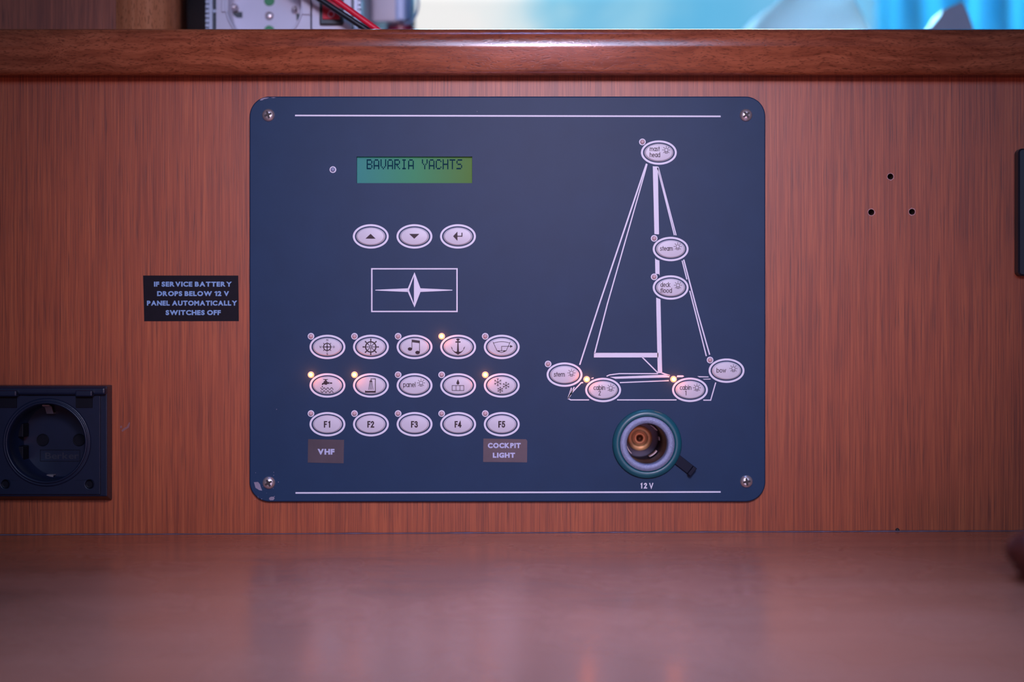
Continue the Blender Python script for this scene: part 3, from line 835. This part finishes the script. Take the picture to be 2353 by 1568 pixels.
# bilge pump
ink = Ink().line([(-20.2, -11.6), (-10.8, 8.7), (10.3, 8.7), (19.6, -11.6)], 1.2).line([(-10.6, 8.9), (-6, 11.2), (-.6, 12.6), (5, 11.2), (10.2, 8.9)], 1.2)
ink.poly([(-10.4, 8.7), (-5.6, 8.9), (-3.5, 11.8), (-6, 11.2)]).poly([(10, 8.7), (4.6, 8.9), (2.6, 11.8), (5, 11.2)])
ink.line([(-18.4, -9), (-9, -11.4), (0, -12.3), (9, -11.4), (18.2, -9)], 1.2).line([(-.3, 8.7), (-.3, -1.3), (19.5, -1.3)], 1.2).poly([(19.3, -4.6), (25.7, -1.3), (19.3, 1.9)])
button(CX[4], R1Y, 'bilge_pump_symbol', ink)
# tap over water
ink = Ink().poly([(-9.2, -14.6), (2, -14.6), (2, -13.2), (-1.4, -12.8), (-1.4, -10.4), (.4, -10), (.8, -7.6), (4.2, -8.2), (4.2, -3.4), (.8, -3.8), (-.6, -1.6), (-5, -1.6), (-7.6, -3.4), (-9.4, -1.4), (-12.6, -1.4), (-11.6, -5), (-8.2, -7), (-7.6, -10), (-5.2, -10.4), (-5.2, -12.8), (-9.2, -13.2)])
ink.line([(5.3, -8), (5.3, -3.4)], 1.2).poly([(6.4, -7.2), (11.5, -6.8), (11.5, -4), (6.4, -3.8)]).poly([(-11.2, .4), (-9.8, 2.9), (-12.4, 2.9)]).disc(-11.1, 3.1, 1.35, n=10)
for yy in (7.3, 14.2):
    ink.line([(-15.6 + 30 * i / 56, yy - 2.4 * math.cos(2 * math.pi * 3.5 * i / 56)) for i in range(57)], 1.4)
button(CX[0], R2Y, 'water_tap_symbol', ink, lit=True)
# shower
ink = Ink().line([(.5, -10.6), (.5, -15), (10.6, -15), (10.6, 16.4)], 1.7).poly([(-2.2, -11.4), (3, -11.4), (3.8, -8.6), (-3.2, -8.6)])
for x0_, x1_ in ((-2.2, -4.8), (-.6, -1.5), (1.2, 1.8), (2.8, 5.4)): ink.line([(x0_, -8.6), (x1_, 9.9)], 1.1)
ink.poly([(-13.2, 12.6), (11.4, 12.6), (11.4, 16.4), (-13.2, 16.4)]).poly([(-13.2, 11.6), (-11.6, 11.6), (-11.6, 13), (-13.2, 13)])
button(CX[1], R2Y, 'shower_symbol', ink, lit=True)
# panel light
cx, cy_ = CX[2], R2Y
ink = Ink().text('panel', 926.7 - cx, 889.9 - cy_, 12.0, 28.3, 1.3); bulb(ink, 967.8 - cx, 880.2 - cy_)
button(cx, cy_, 'panel_lettering', ink)
# heater
drop = [(-.3, -14.6)] + [(-.3 + 3.5 * math.sin(math.radians(a)), -5.6 - 3.5 * math.cos(math.radians(a)) * (1.0 if a > 90 and a < 270 else .9)) for a in range(60, 301, 20)]
ink = Ink().poly(drop).line([(-13.5, .2), (13.3, .2), (13.3, 11.5), (-13.5, 11.5)], 1.2, True).line([(-4.6, .2), (-4.6, 11.5)], 1.2).line([(4.4, .2), (4.4, 11.5)], 1.2)
button(CX[3], R2Y, 'heater_symbol', ink)
# snowflakes
ink = Ink()
for fx, fy, R in ((-9, -7.6, 9.6), (10, -.2, 8.6), (-3.4, 10, 7.1)):
    for i in range(6):
        a = math.radians(90 + 60 * i); c_, s_ = math.cos(a), math.sin(a)
        ink.line([(fx, fy), (fx + c_ * R, fy + s_ * R)], 1.15)
        for da in (-42, 42):
            q = a + math.radians(da)
            ink.line([(fx + c_ * R * .55, fy + s_ * R * .55), (fx + c_ * R * .55 + math.cos(q) * R * .38, fy + s_ * R * .55 + math.sin(q) * R * .38)], 1.0)
button(CX[4], R2Y, 'snowflake_symbol', ink, lit=True)
for i in range(5):
    ink = Ink().text('F' + str(i + 1), -7.8 if i else -7.5, 7.6, 15.2, 15.8 if i else 15, 2.9, gap=.30 if i else .44)
    button(CX[i], R3Y, 'F%d_lettering' % (i + 1), ink)
def words(px, py, rows, bx, by, symbol, lit=False):
    ink = Ink()
    for t, x, base, w in rows: ink.text(t, x - px, base - py, 11.2, w, 1.35)
    bulb(ink, bx - px, by - py); button(px, py, symbol, ink, lit=lit)
words(1513.9, 350.8, [('mast', 1492.4, 348.2, 23.2), ('head', 1492.4, 361.9, 24)], 1530.6, 345.5, 'mast_head_lettering')
words(1541, 572.5, [('steam', 1516.4, 576.9, 29)], 1556.8, 567, 'steam_lettering')
words(1541, 661, [('deck', 1516.9, 659.9, 22.8), ('flood', 1516.9, 673.4, 26.6)], 1557.4, 656, 'deck_flood_lettering')
words(1297.2, 861.3, [('stern', 1272.8, 866, 25)], 1312.9, 857.2, 'stern_lettering')
words(1385.9, 896.6, [('cabin', 1363.4, 896.4, 26.6), ('2', 1375, 909, 5.2)], 1403, 891.6, 'cabin_2_lettering', True)
words(1585.4, 896.2, [('cabin', 1561.4, 896.2, 26.6), ('1', 1573.4, 909, 3.6)], 1600.7, 891.2, 'cabin_1_lettering', True)
words(1669.4, 852.2, [('bow', 1645.8, 856.7, 21.6)], 1684.6, 847, 'bow_lettering')
led(765, 390, clear=True)

# ---- 12 volt socket
c = W(SOCK[0], SOCK[1], PF); cc = (c.x, c.z); r_ = lambda p: R_at(p, PF)
sk = empty('power_socket', (c.x, -PF, c.z), None, None); COL.objects.unlink(sk); bpy.data.objects.remove(sk)
prof = [(r_(79.5), PF - .0001), (r_(79.5), PF + .0012), (r_(77.5), PF + .0022), (r_(72), PF + .0029), (r_(66), PF + .0031), (r_(63.5), PF + .0027), (r_(63), PF)]
sk = MB().lathe(cc, prof, 72, cap=False).build('power_socket', M_TEAL, panel, (c.x, -PF, c.z), label='round teal socket collar')
prof = [(r_(62.8), PF - .001), (r_(62.8), PF + .0027), (r_(61.5), PF + .0031), (r_(49), PF + .0031), (r_(47), PF + .0026), (r_(46.2), PF - .002)]
MB().lathe(cc, prof, 72, cap=False).build('metal_ring', M_ZINC, sk)
MB().lathe(cc, [(r_(46.4), PF - .0015), (r_(45.5), -.012), (r_(45.5), -.042)], 48).build('barrel', M_BARREL, sk)
def R2(p): return p * S * k_at(PF)
MB().lathe(cc, [(R2(30), -.0415), (R2(30), -.0388), (R2(28.5), -.0382), (R2(17), -.0382), (R2(16.2), -.0392)], 48).build('contact_disc', M_BRASS, sk)
MB().lathe(cc, [(R2(16.2), -.0400), (R2(15), -.0391), (R2(13), -.0391), (R2(12), -.0398), (R2(9.5), -.0398), (R2(8.6), -.0386), (R2(5), -.0386), (R2(4), -.0380), (R2(1), -.0380)], 32).build('centre_contact', M_BRASSD, sk)
for ang, w, dd0, dd1 in ((52, 30, -.016, -.032), (-52, 32, -.018, -.026), (212, 30, -.017, -.030), (5, 12, -.022, -.027)):
    m_ = MB(); a0 = math.radians(ang); rr = R2(41.5); n = 6; vs = []
    for dd in (dd0, dd1):
        for i in range(n + 1):
            a = a0 + math.radians(w) * (i / n - .5); vs.append((cc[0] + rr * math.cos(a), -dd, cc[1] + rr * math.sin(a)))
    m_.add(vs, [(i, i + 1, n + 2 + i, n + 1 + i) for i in range(n)], True)
    o_ = m_.build('contact_spring', M_SPRING, sk)
    sm = o_.modifiers.new('thick', 'SOLIDIFY'); sm.thickness = .0004
# hinge tab of the missing cap
tx, tz = W(1553, 1054, PF).x, W(1553, 1054, PF).z
ang = math.radians(-38)
mb = MB()
def rotp(u, v, y): return (tx + u * math.cos(ang) - v * math.sin(ang), y, tz + u * math.sin(ang) + v * math.cos(ang))
Lq, hw = R2(49), R2(11.5)
for u0, u1, d0_, d1_ in ((-R2(4), Lq, PF + .0001, PF + .0016), (Lq - R2(9), Lq, PF + .0015, PF + .0052)):
    vs = [rotp(u, v, -d) for u in (u0, u1) for v in (-hw, hw) for d in (d0_, d1_)]
    mb.add(vs, [(0, 1, 3, 2), (4, 6, 7, 5), (0, 4, 5, 1), (2, 3, 7, 6), (0, 2, 6, 4), (1, 5, 7, 3)])
mb.build('hinge_tab', M_RUBBER, sk, bevel=.0003, label='black rubber hinge tab')

# ================================================================== stickers
def sticker(name, quad, d, mat, rows, inkmat, label, thick=.00012, **kw):
    x = sum(p[0] for p in quad) / len(quad); y = sum(p[1] for p in quad) / len(quad); c = W(x, y, d)
    e = empty(name, (c.x, -d, c.z), label, 'sticker')
    MB().plate(XZ(quad, d), [], d, d + thick, back=True).build('tape', mat, e)
    mb = MB()
    for t, x0, x1, base, top in rows: heavy_line(mb, t, x0, x1, base, top, d + thick + .00004, **kw)
    mb.build('lettering', inkmat, e, fix=False)
    return e
sticker('warning_sticker', [(329, 633.5), (547.6, 633.5), (548.8, 738.3), (331.5, 738.6)], .00002, M_STICK,
        [('IF SERVICE BATTERY', 353.7, 532.9, 659, 647.6), ('DROPS BELOW 12 V', 361, 526.4, 680.7, 669.4), ('PANEL AUTOMATICALLY', 337.6, 545, 702.6, 691.2), ('SWITCHES OFF', 380.6, 507.3, 724.4, 713)],
        M_STICKINK, 'black warning sticker with service battery text on the wood beside the panel')
sticker('label_sticker', [(708.1, 1009.6), (790.6, 1011.4), (789.5, 1065.2), (707.3, 1063.4)], PF + .00008, M_TAPE,
        [('VHF', 729.8, 768.6, 1045.2, 1032)], M_STICKINK2, 'small shiny brown label reading VHF below the F1 button', weight=.058, gap=.075)
sticker('label_sticker', [(1110.8, 1008.3), (1208.6, 1009.9), (1211.5, 1013.8), (1211.1, 1063), (1110.2, 1062)], PF + .00008, M_TAPE,
        [('COCKPIT', 1121, 1196.6, 1030.2, 1018.4), ('LIGHT', 1132.4, 1183.5, 1052.4, 1040.8)], M_STICKINK2, 'shiny brown label reading COCKPIT LIGHT below the F5 button', weight=.058, gap=.075)

# ================================================================== black wall outlet at left
OD = .011
oc = W(108, 1016, 0)
ot = empty('wall_outlet', oc, 'black recessed power outlet with hinge tabs on the veneer wall', 'outlet')
CXo, CYo = 108, 1017
front = XZ([(-30, 888), (246, 888), (246, 1141), (-30, 1141)], OD)
base = XZ([(-42, 885), (257.5, 885), (257.5, 1148.5), (-42, 1148.5)], 0)
mb = MB()
holeF = XZ(circ(CXo, CYo, 96, 56), OD)
mb.flat(front, [holeF], -OD)
vs = [(p[0], -OD, p[1]) for p in front] + [(p[0], -.0015, p[1]) for p in base] + [(p[0], 0, p[1]) for p in base]
mb.add(vs, [(i, (i + 1) % 4, 4 + (i + 1) % 4, 4 + i) for i in range(4)] + [(4 + i, 4 + (i + 1) % 4, 8 + (i + 1) % 4, 8 + i) for i in range(4)])
mb.wall(holeF, -OD, -.002, True)
mb.build('frame', M_OUTLET, ot, bevel=.0004)
ID = OD + .0014
mb = MB().plate(XZ([(-22, 910), (230, 910), (230, 1137), (-22, 1137)], ID), [XZ(circ(CXo, CYo, 97, 56), ID), XZ(circ(206, 1113, 10.5, 24), ID), XZ(circ(13, 1113, 10.5, 24), ID)], OD - .0002, ID)
mb.build('cover_plate', M_OUTLET, ot, bevel=.0003)
MB().pbox(-28, 242, 891, 908, OD - .0001, OD + .0035).build('hinge_bar', M_OUTLET, ot, bevel=.0012)
for x0, x1 in ((-14, 38), (172, 212)):
    t = MB().pbox(x0, x1, 898, 912, OD, OD + .0062).build('hinge_tab', M_OUTLET, ot, bevel=.0008)
    MB().pbox(x0 + 2, x1, 911, 937, OD + .001, OD + .0022).build('hinge_slot', M_OUTLETD, t)
co = W(CXo, CYo, ID); c2 = (co.x, co.z); ro = lambda p: R_at(p, ID)
MB().lathe(c2, [(ro(102), ID - .0002), (ro(101), ID + .0006), (ro(97), ID + .0010), (ro(95.5), ID + .0006), (ro(94.5), ID + .0013), (ro(92), ID + .0018), (ro(89), ID + .0014), (ro(88), ID - .002)], 72, cap=False).build('rim', M_OUTLET, ot)
WD = -.0105
MB().lathe(c2, [(ro(88.3), ID - .001), (ro(88), WD)], 56).build('socket_well', M_OUTLET, ot)
def wellp(px, py): v = W(px, py, WD); return v
for px, py in ((98.5, 1011.5), (182, 1011.5)):
    v = wellp(px, py); MB().lathe((v.x, v.z), [(R_at(14.5, WD), WD + .0001), (R_at(14, WD), WD + .0006), (R_at(12.4, WD), WD + .0005), (R_at(12, WD), WD + .0002)], 24).build('pin_hole', M_OUTLETD, ot)
for y0, y1 in ((972, 1003), (1023, 1061)):
    MB().pbox(30, 67, y0, y1, WD, WD + .009, WD).build('guide_rib', M_OUTLETD, ot, bevel=.0006)
for py, sg in ((948, 1), (1092, -1)):
    v0 = wellp(121, py); m_ = MB()
    pts = [(0, .0), (.0, .0035), (-sg * .0035, .0065), (-sg * .0045, .011)]
    vs = []
    for dz, dy in pts:
        for x in (-.0018, .0018): vs.append((v0.x + x, -(WD + .0005) - dy, v0.z - dz * 1.0))
    m_.add(vs, [(2 * i, 2 * i + 1, 2 * i + 3, 2 * i + 2) for i in range(3)])
    o_ = m_.build('earth_contact', M_STEEL, ot); sm = o_.modifiers.new('thick', 'SOLIDIFY'); sm.thickness = .0006
for px in (206, 13):
    v = W(px, 1113, OD); MB().lathe((v.x, v.z), [(R_at(10.3, OD), OD + .0012), (R_at(9.5, OD), OD + .0004), (R_at(6, OD), OD + .0003)], 24).build('screw_hole', M_OUTLETD, ot)
mb = MB(); heavy_line(mb, 'Berker', 104, 181, 1055, 1040.5, WD + .0003, weight=.012, gap=.05)
mb.build('lettering', plain('raised_lettering', (.012, .012, .024), .4), ot, fix=False)
ink = Ink().poly([(92, 1034), (184, 1034), (184, 1061), (92, 1061)], [[(93.2, 1035.2), (182.8, 1035.2), (182.8, 1059.8), (93.2, 1059.8)]])
ink.build('lettering_border', M_OUTLETD, ot, WD + .0002)

# black plate at the far right of the wall
v = W(2500, 487, 0)
pl = MB().plate(XZ(rrect(2340.5, 2640, 341, 634, 10, 6), .006), [], 0, .006, bev=.0008).build('instrument_plate', M_BLACK, None, v)
tag(pl, 'black rounded instrument plate on the veneer wall cut off by the picture edge', 'plate')

# ================================================================== power inverter on the shelf
FD = -.060
iv = W(652, 68, FD)
inv = empty('power_inverter', (iv.x, .11, Z_SHELF), 'white box shaped power inverter with round socket and red rocker switch', 'inverter')
xa, xb = W(497, 0, FD).x, W(808, 0, FD).x
zi0, zi1 = Z_SHELF + .002, Z_SHELF + .078
MB().box(xa, xb, .0762, .17, zi0, zi1).build('case', M_WHITE, inv, bevel=.001)
for dx in (xa + .008, xb - .008):
    for yy in (.07, .16):
        MB().lathe_z((dx, yy), [(.004, Z_SHELF), (.004, zi0)], 16).build('foot', M_BLACK, inv)
SC = (608.5, 14)
sd = .0600 - .0004
zlo, zhi = W(0, 100, FD).z, W(0, -72, FD).z
fr_o = [(xa + .0002, zlo), (W(715, 0, FD).x - .0003, zlo), (W(715, 0, FD).x - .0003, zhi), (xa + .0002, zhi)]
cS = W(SC[0], SC[1], FD); rS = lambda p: R_at(p, FD)
hole = [(cS.x + rS(86) * math.cos(2 * math.pi * i / 56), cS.z + rS(86) * math.sin(2 * math.pi * i / 56)) for i in range(56)]
sp_ = MB().plate(fr_o, [hole], -.0762, -.0585).build('socket_frame', M_WHITE2, inv, bevel=.0004)
MB().lathe((cS.x, cS.z), [(rS(90), -.0586), (rS(89.5), -.0570), (rS(87.5), -.0562), (rS(85), -.0570), (rS(84.4), -.0590)], 72, cap=False).build('socket_rim', M_WHITE, inv)
FLR = -.0735
MB().lathe((cS.x, cS.z), [(rS(84.6), -.0588), (rS(84), FLR)], 56).build('socket_well', M_WHITE2, inv)
def fl(px, py): return W(px, py, FLR)
for px, py in ((619, 2), (619, 71)):
    v = fl(px, py); MB().lathe((v.x, v.z), [(R_at(12, FLR), FLR + .0001), (R_at(11.6, FLR), FLR + .0008), (R_at(10.5, FLR), FLR + .0008)], 28).build('pin_shutter', M_GREEN, inv, label='green pin shutter')
v = fl(619, 37); R = R_at(10.4, FLR)
sw = MB().lathe((v.x, v.z), [(R, FLR + .0001), (R * .95, FLR + .001), (R * .6, FLR + .0017), (R * .2, FLR + .0019)], 24).build('centre_screw', M_STEEL, inv)
for px, py, r in ((541.5, 20, 8.2), (678.5, 24, 6.2)):
    v = fl(px, py); MB().lathe((v.x, v.z), [(R_at(r, FLR), FLR + .0001), (R_at(r, FLR), FLR + .004), (R_at(r * .6, FLR), FLR + .0055), (R_at(r * .2, FLR), FLR + .0058)], 20).build('earth_pin', M_STEEL, inv)
for q in ([(532, 22), (546, 27), (557, 28), (557, 41), (544, 41), (536, 34)], [(680, 29), (690, 33), (692, 47), (682, 47)]):
    MB().plate(XZ(q, FLR), [], FLR, FLR + .0003).build('contact_slot', M_BLACK, inv)
for x0, x1, y1 in ((508, 524, 27.5), (694, 713, 33.5)):
    MB().pbox(x0, x1, -60, y1, -.0586, -.0570).build('cover_latch', M_WHITE2, inv, bevel=.0005)
MB().pbox(716.5, 807, -72, 100, -.0762, -.0583).build('switch_frame', M_WHITE, inv, bevel=.0004)
rk = MB().pbox(733.5, 789, -45, 57.5, -.0584, -.0562).build('rocker_switch', M_BLACK, inv, bevel=.0010)
m_ = MB()
xq0, xq1 = W(741.5, 0, -.056).x, W(781.5, 0, -.056).x
zq0, zq1 = W(0, 45, -.056).z, W(0, -34, -.056).z
zm = (zq0 + zq1) / 2
pr_ = [(.0562, zq0), (.0562, zq1), (.0528, zq1), (.0556, zm), (.0548, zq0)]
m_.loft([[(xq0, y, z) for y, z in pr_], [(xq1, y, z) for y, z in pr_]], True, False)
m_.build('rocker', plain('red_rocker', (0.50, 0.018, 0.040), .3), rk, bevel=.0004, label='red rocker key')
Ink().ring(760.8, 32.2, 8.4, 5.4, 28).build('off_mark', plain('rocker_mark', (.62, .30, .42), .5), rk, -.0545)
# heat sinks
for side in (0, 1):
    m_ = MB(); mk = MB()
    if side == 0:
        m_.pbox(480.5, 488, -110, 96, -.16, -.064, -.064)
        for i in range(18): m_.pbox(472.5, 481, -109 + i * 10.9, -109 + i * 10.9 + 7.4, -.16, -.064, -.064)
        mk.pbox(487, 498, -110, 96, -.16, -.068, -.064)
        for yy in (23, -60, 92): m_.pbox(487.5, 497, yy - 3.5, yy + 3.5, -.16, -.0665, -.064)
    else:
        m_.pbox(813.5, 822, -110, 96, -.16, -.064, -.064)
        for i in range(18): m_.pbox(821.5, 829, -107 + i * 10.9, -107 + i * 10.9 + 7.4, -.16, -.064, -.064)
        mk.pbox(807.5, 814, -110, 96, -.16, -.066, -.064)
    m_.build('heat_sink_tooth', M_ALU, inv)
    mk.build('side_panel', M_BLACK, inv)

# two battery cables running down in front of it
def bez(pts, n=40):
    P = [Vector(p) for p in pts]; out = []
    for i in range(n + 1):
        t = i / n; Q = P[:]
        while len(Q) > 1: Q = [Q[j].lerp(Q[j + 1], t) for j in range(len(Q) - 1)]
        out.append(Q[0])
    return out
def cable(name, mat, pa, pb, r, d, label):
    a = W(pa[0], pa[1], d); b = W(pb[0], pb[1], d); dirv = (b - a)
    end = a + dirv * 1.0
    zmin = Z_SHELF + r + .0004
    t = (zmin - a.z) / dirv.z; low = a + dirv * t
    up = a - dirv * 1.6
    zt2 = Z_SHELF + .078
    pts = bez([Vector((up.x - .06, .15, zt2 + .006)), Vector((up.x - .05, .05, zt2 + .03)), a - dirv * 1.3, a], 30) + [a.lerp(low, i / 12) for i in range(1, 12)]
    pts += bez([low, low + Vector((.012, .002, 0)), low + Vector((.03, .02, 0)), low + Vector((.05, .06, 0))], 14)
    o = MB().tube(pts, r, 18).build(name, mat, None, low)
    return tag(o, label, 'cable', 'battery cables over the inverter')
cable('power_cable', M_REDC, (771, 0), (858, 62), .00170, -.036, 'red cable slanting down across the white inverter')
cable('power_cable', M_BLKC, (738, 0), (836, 64), .00165, -.040, 'black cable slanting down below the red one over the inverter')

# white booklet standing behind the cables
bd = -.105
bk = empty('booklet', W(845, 68, bd), 'thin white booklet standing upright between inverter and grey adapter', 'booklet')
zb0, zb1 = Z_SHELF, Z_SHELF + .07
x0_ = W(833, 60, bd).x
MB().add([(x0_, .10, zb0), (x0_ + .004, .098, zb0), (x0_ - .001, .098, zb1), (x0_ - .004, .10, zb1), (x0_, .16, zb0), (x0_ + .004, .16, zb0), (x0_ - .001, .16, zb1), (x0_ - .004, .16, zb1)],
         [(0, 1, 2, 3), (7, 6, 5, 4), (0, 4, 5, 1), (1, 5, 6, 2), (2, 6, 7, 3), (3, 7, 4, 0)]).build('pages', M_PAPER, bk)
MB().add([(x0_ + .0042, .096, zb0), (x0_ + .0058, .096, zb0), (x0_ + .0010, .096, zb1), (x0_ - .0006, .096, zb1), (x0_ + .0042, .16, zb0), (x0_ + .0058, .16, zb0), (x0_ + .0010, .16, zb1), (x0_ - .0006, .16, zb1)],
         [(0, 1, 2, 3), (7, 6, 5, 4), (0, 4, 5, 1), (1, 5, 6, 2), (2, 6, 7, 3), (3, 7, 4, 0)]).build('cover', plain('cyan_cover', (.12, .45, .70), .4), bk)

# small grey adapter with a cord loop
ad = -.12
av = W(895, 68, ad)
adp = empty('plug_adapter', (av.x, .14, Z_SHELF), 'small pale grey plug adapter with looped cord right of the cables', 'adapter')
za = W(0, 50, ad).z
zt_ = za + .045
xl, xm, xr = W(852, 0, ad).x, W(906, 0, ad).x, W(932, 0, ad).x
def rbox(x0, x1, y0, y1, z0, z1, r): 
    pts = []
    for cx_, cy_2, a0 in ((x1 - r, y0 + r, -90), (x1 - r, y1 - r, 0), (x0 + r, y1 - r, 90), (x0 + r, y0 + r, 180)):
        for i in range(7):
            a = math.radians(a0 + 15 * i); pts.append((cx_ + r * math.cos(a), cy_2 + r * math.sin(a)))
    return [[(x, y, z0) for x, y in pts], [(x, y, z1) for x, y in pts]]
MB().loft(rbox(xl, xm + .003, .12, .16, za, zt_, .003), True, True).build('body', M_ADAPT, adp, bevel=.0012)
MB().loft(rbox(xm, xr, .119, .159, za + .001, zt_, .003), True, True).build('edge_stripe', plain('pale_blue_plastic', (.40, .52, .76), .4), adp, bevel=.0008)
MB().loft(rbox(xr - .001, W(945, 0, ad).x, .122, .158, za + .002, zt_, .0016), True, True).build('side_cheek', M_BLUEP, adp)
MB().lathe_z(((xl + xr) / 2 + .006, .14), [(.0068, Z_SHELF), (.0068, Z_SHELF + .003), (.009, za + .0006)], 28).build('foot', plain('wood_reflection_foot', (.20, .015, .05), .4), adp)  # crimson is the red wood's reflection, painted on the foot
pts = bez([W(930, 56, ad), W(958, 52, ad), W(972, 14, ad), W(962, -30, ad), W(940, -40, ad)], 30)
MB().tube(pts, .0007, 10).build('cord_loop', M_BLUEP, adp)

# ================================================================== white hood, bracket and curtain at right
hd = -.17
def hood_rings(fl_, fr_, dep, y0, y1, n=10, segs=40, off=0.0):
    rings = []
    for j in range(n + 1):
        y = y0 + (y1 - y0) * j / n
        l_, r2 = fl_(y), fr_(y); a = W(l_, y, hd); b = W(r2, y, hd)
        cx_ = (a.x + b.x) / 2; rx = (b.x - a.x) / 2; z = a.z
        rings.append([(cx_ - rx * math.cos(math.pi * i / segs), .21 + off - dep * (rx / .04) * math.sin(math.pi * i / segs), z) for i in range(segs + 1)])
    return rings
ybot = HP / 2 - (Z_SHELF - ZC) / (S * k_at(hd))
fL = lambda y: 1742 + 30 * ((66 - y) / 66.0) ** 2 * (1 if y < 66 else 0) + (66 - y) * .12
fR = lambda y: 2040 - (66 - y) * .47
hood = empty('plastic_hood', (W(1880, 68, hd).x, .21, Z_SHELF), 'large smooth white plastic hood standing on the shelf before the window', 'hood')
def shell(rings, name, th):
    n = len(rings[0]); m = MB()
    m.add([v for r in rings for v in r], [(j * n + i, j * n + i + 1, (j + 1) * n + i + 1, (j + 1) * n + i) for j in range(len(rings) - 1) for i in range(n - 1)], True)
    o = m.build(name, M_HOOD, hood); q = o.modifiers.new('thick', 'SOLIDIFY'); q.thickness = th; q.offset = 0
shell(hood_rings(fL, fR, .03, ybot, -70, 14), 'shell', .0012)
fL2 = lambda y: 1723 + 32 * ((66 - y) / 66.0) ** 2 * (1 if y < 66 else 0) + (66 - y) * .14
shell(hood_rings(fL2, lambda y: fL2(y) + 120, .012, ybot, -66, 14, off=.022), 'rim', .0012)

bd2 = -.15
bv = W(2190, 68, bd2)
q = [(2128, 72), (2146, 55), (2160, 38), (2168, 22), (2180, 16), (2213, 3), (2226, 30), (2240, 70), (2246, 108), (2120, 108)]
zz = XZ(q, bd2); zmin_ = min(z for x, z in zz)
zz = [(x, z if z > zmin_ + .001 else Z_SHELF) for x, z in zz]
br = MB().plate(zz, [], -.175, bd2, back=True).build('angle_bracket', M_BRACKET, None, (bv.x, .16, Z_SHELF), bevel=.001)
tag(br, 'grey pointed plastic bracket standing on the shelf before the curtain', 'bracket')

cd = -.40
m_ = MB(); n = 120; x0c, x1c = W(2025, 0, cd).x, W(2560, 0, cd).x
zc0, zc1 = Z_SHELF + .004, 1.72
top = []; bot = []
for i in range(n + 1):
    t = i / n; x = x0c + (x1c - x0c) * t
    y = .40 + .018 * math.sin(t * 2 * math.pi * 5.3 + .6) + .007 * math.sin(t * 2 * math.pi * 11 + 1.7)
    bot.append((x, y, zc0)); top.append((x, y, zc1))
m_.add(bot + top, [(i, i + 1, n + 2 + i, n + 1 + i) for i in range(n)], True)
cu = m_.build('window_curtain', M_CURTAIN, None, ((x0c + x1c) / 2, .4, zc0))
sm = cu.modifiers.new('thick', 'SOLIDIFY'); sm.thickness = .0008
tag(cu, 'pale blue pleated curtain hanging at the right side of the window', 'curtain')
rod = MB().tube([(x0c - .02, .40, zc1 + .004), (x1c + .3, .40, zc1 + .004)], .006, 14).build('curtain_rod', M_WHITE, None, (x1c, .4, zc1))
tag(rod, 'white curtain rod above the window', 'rod')
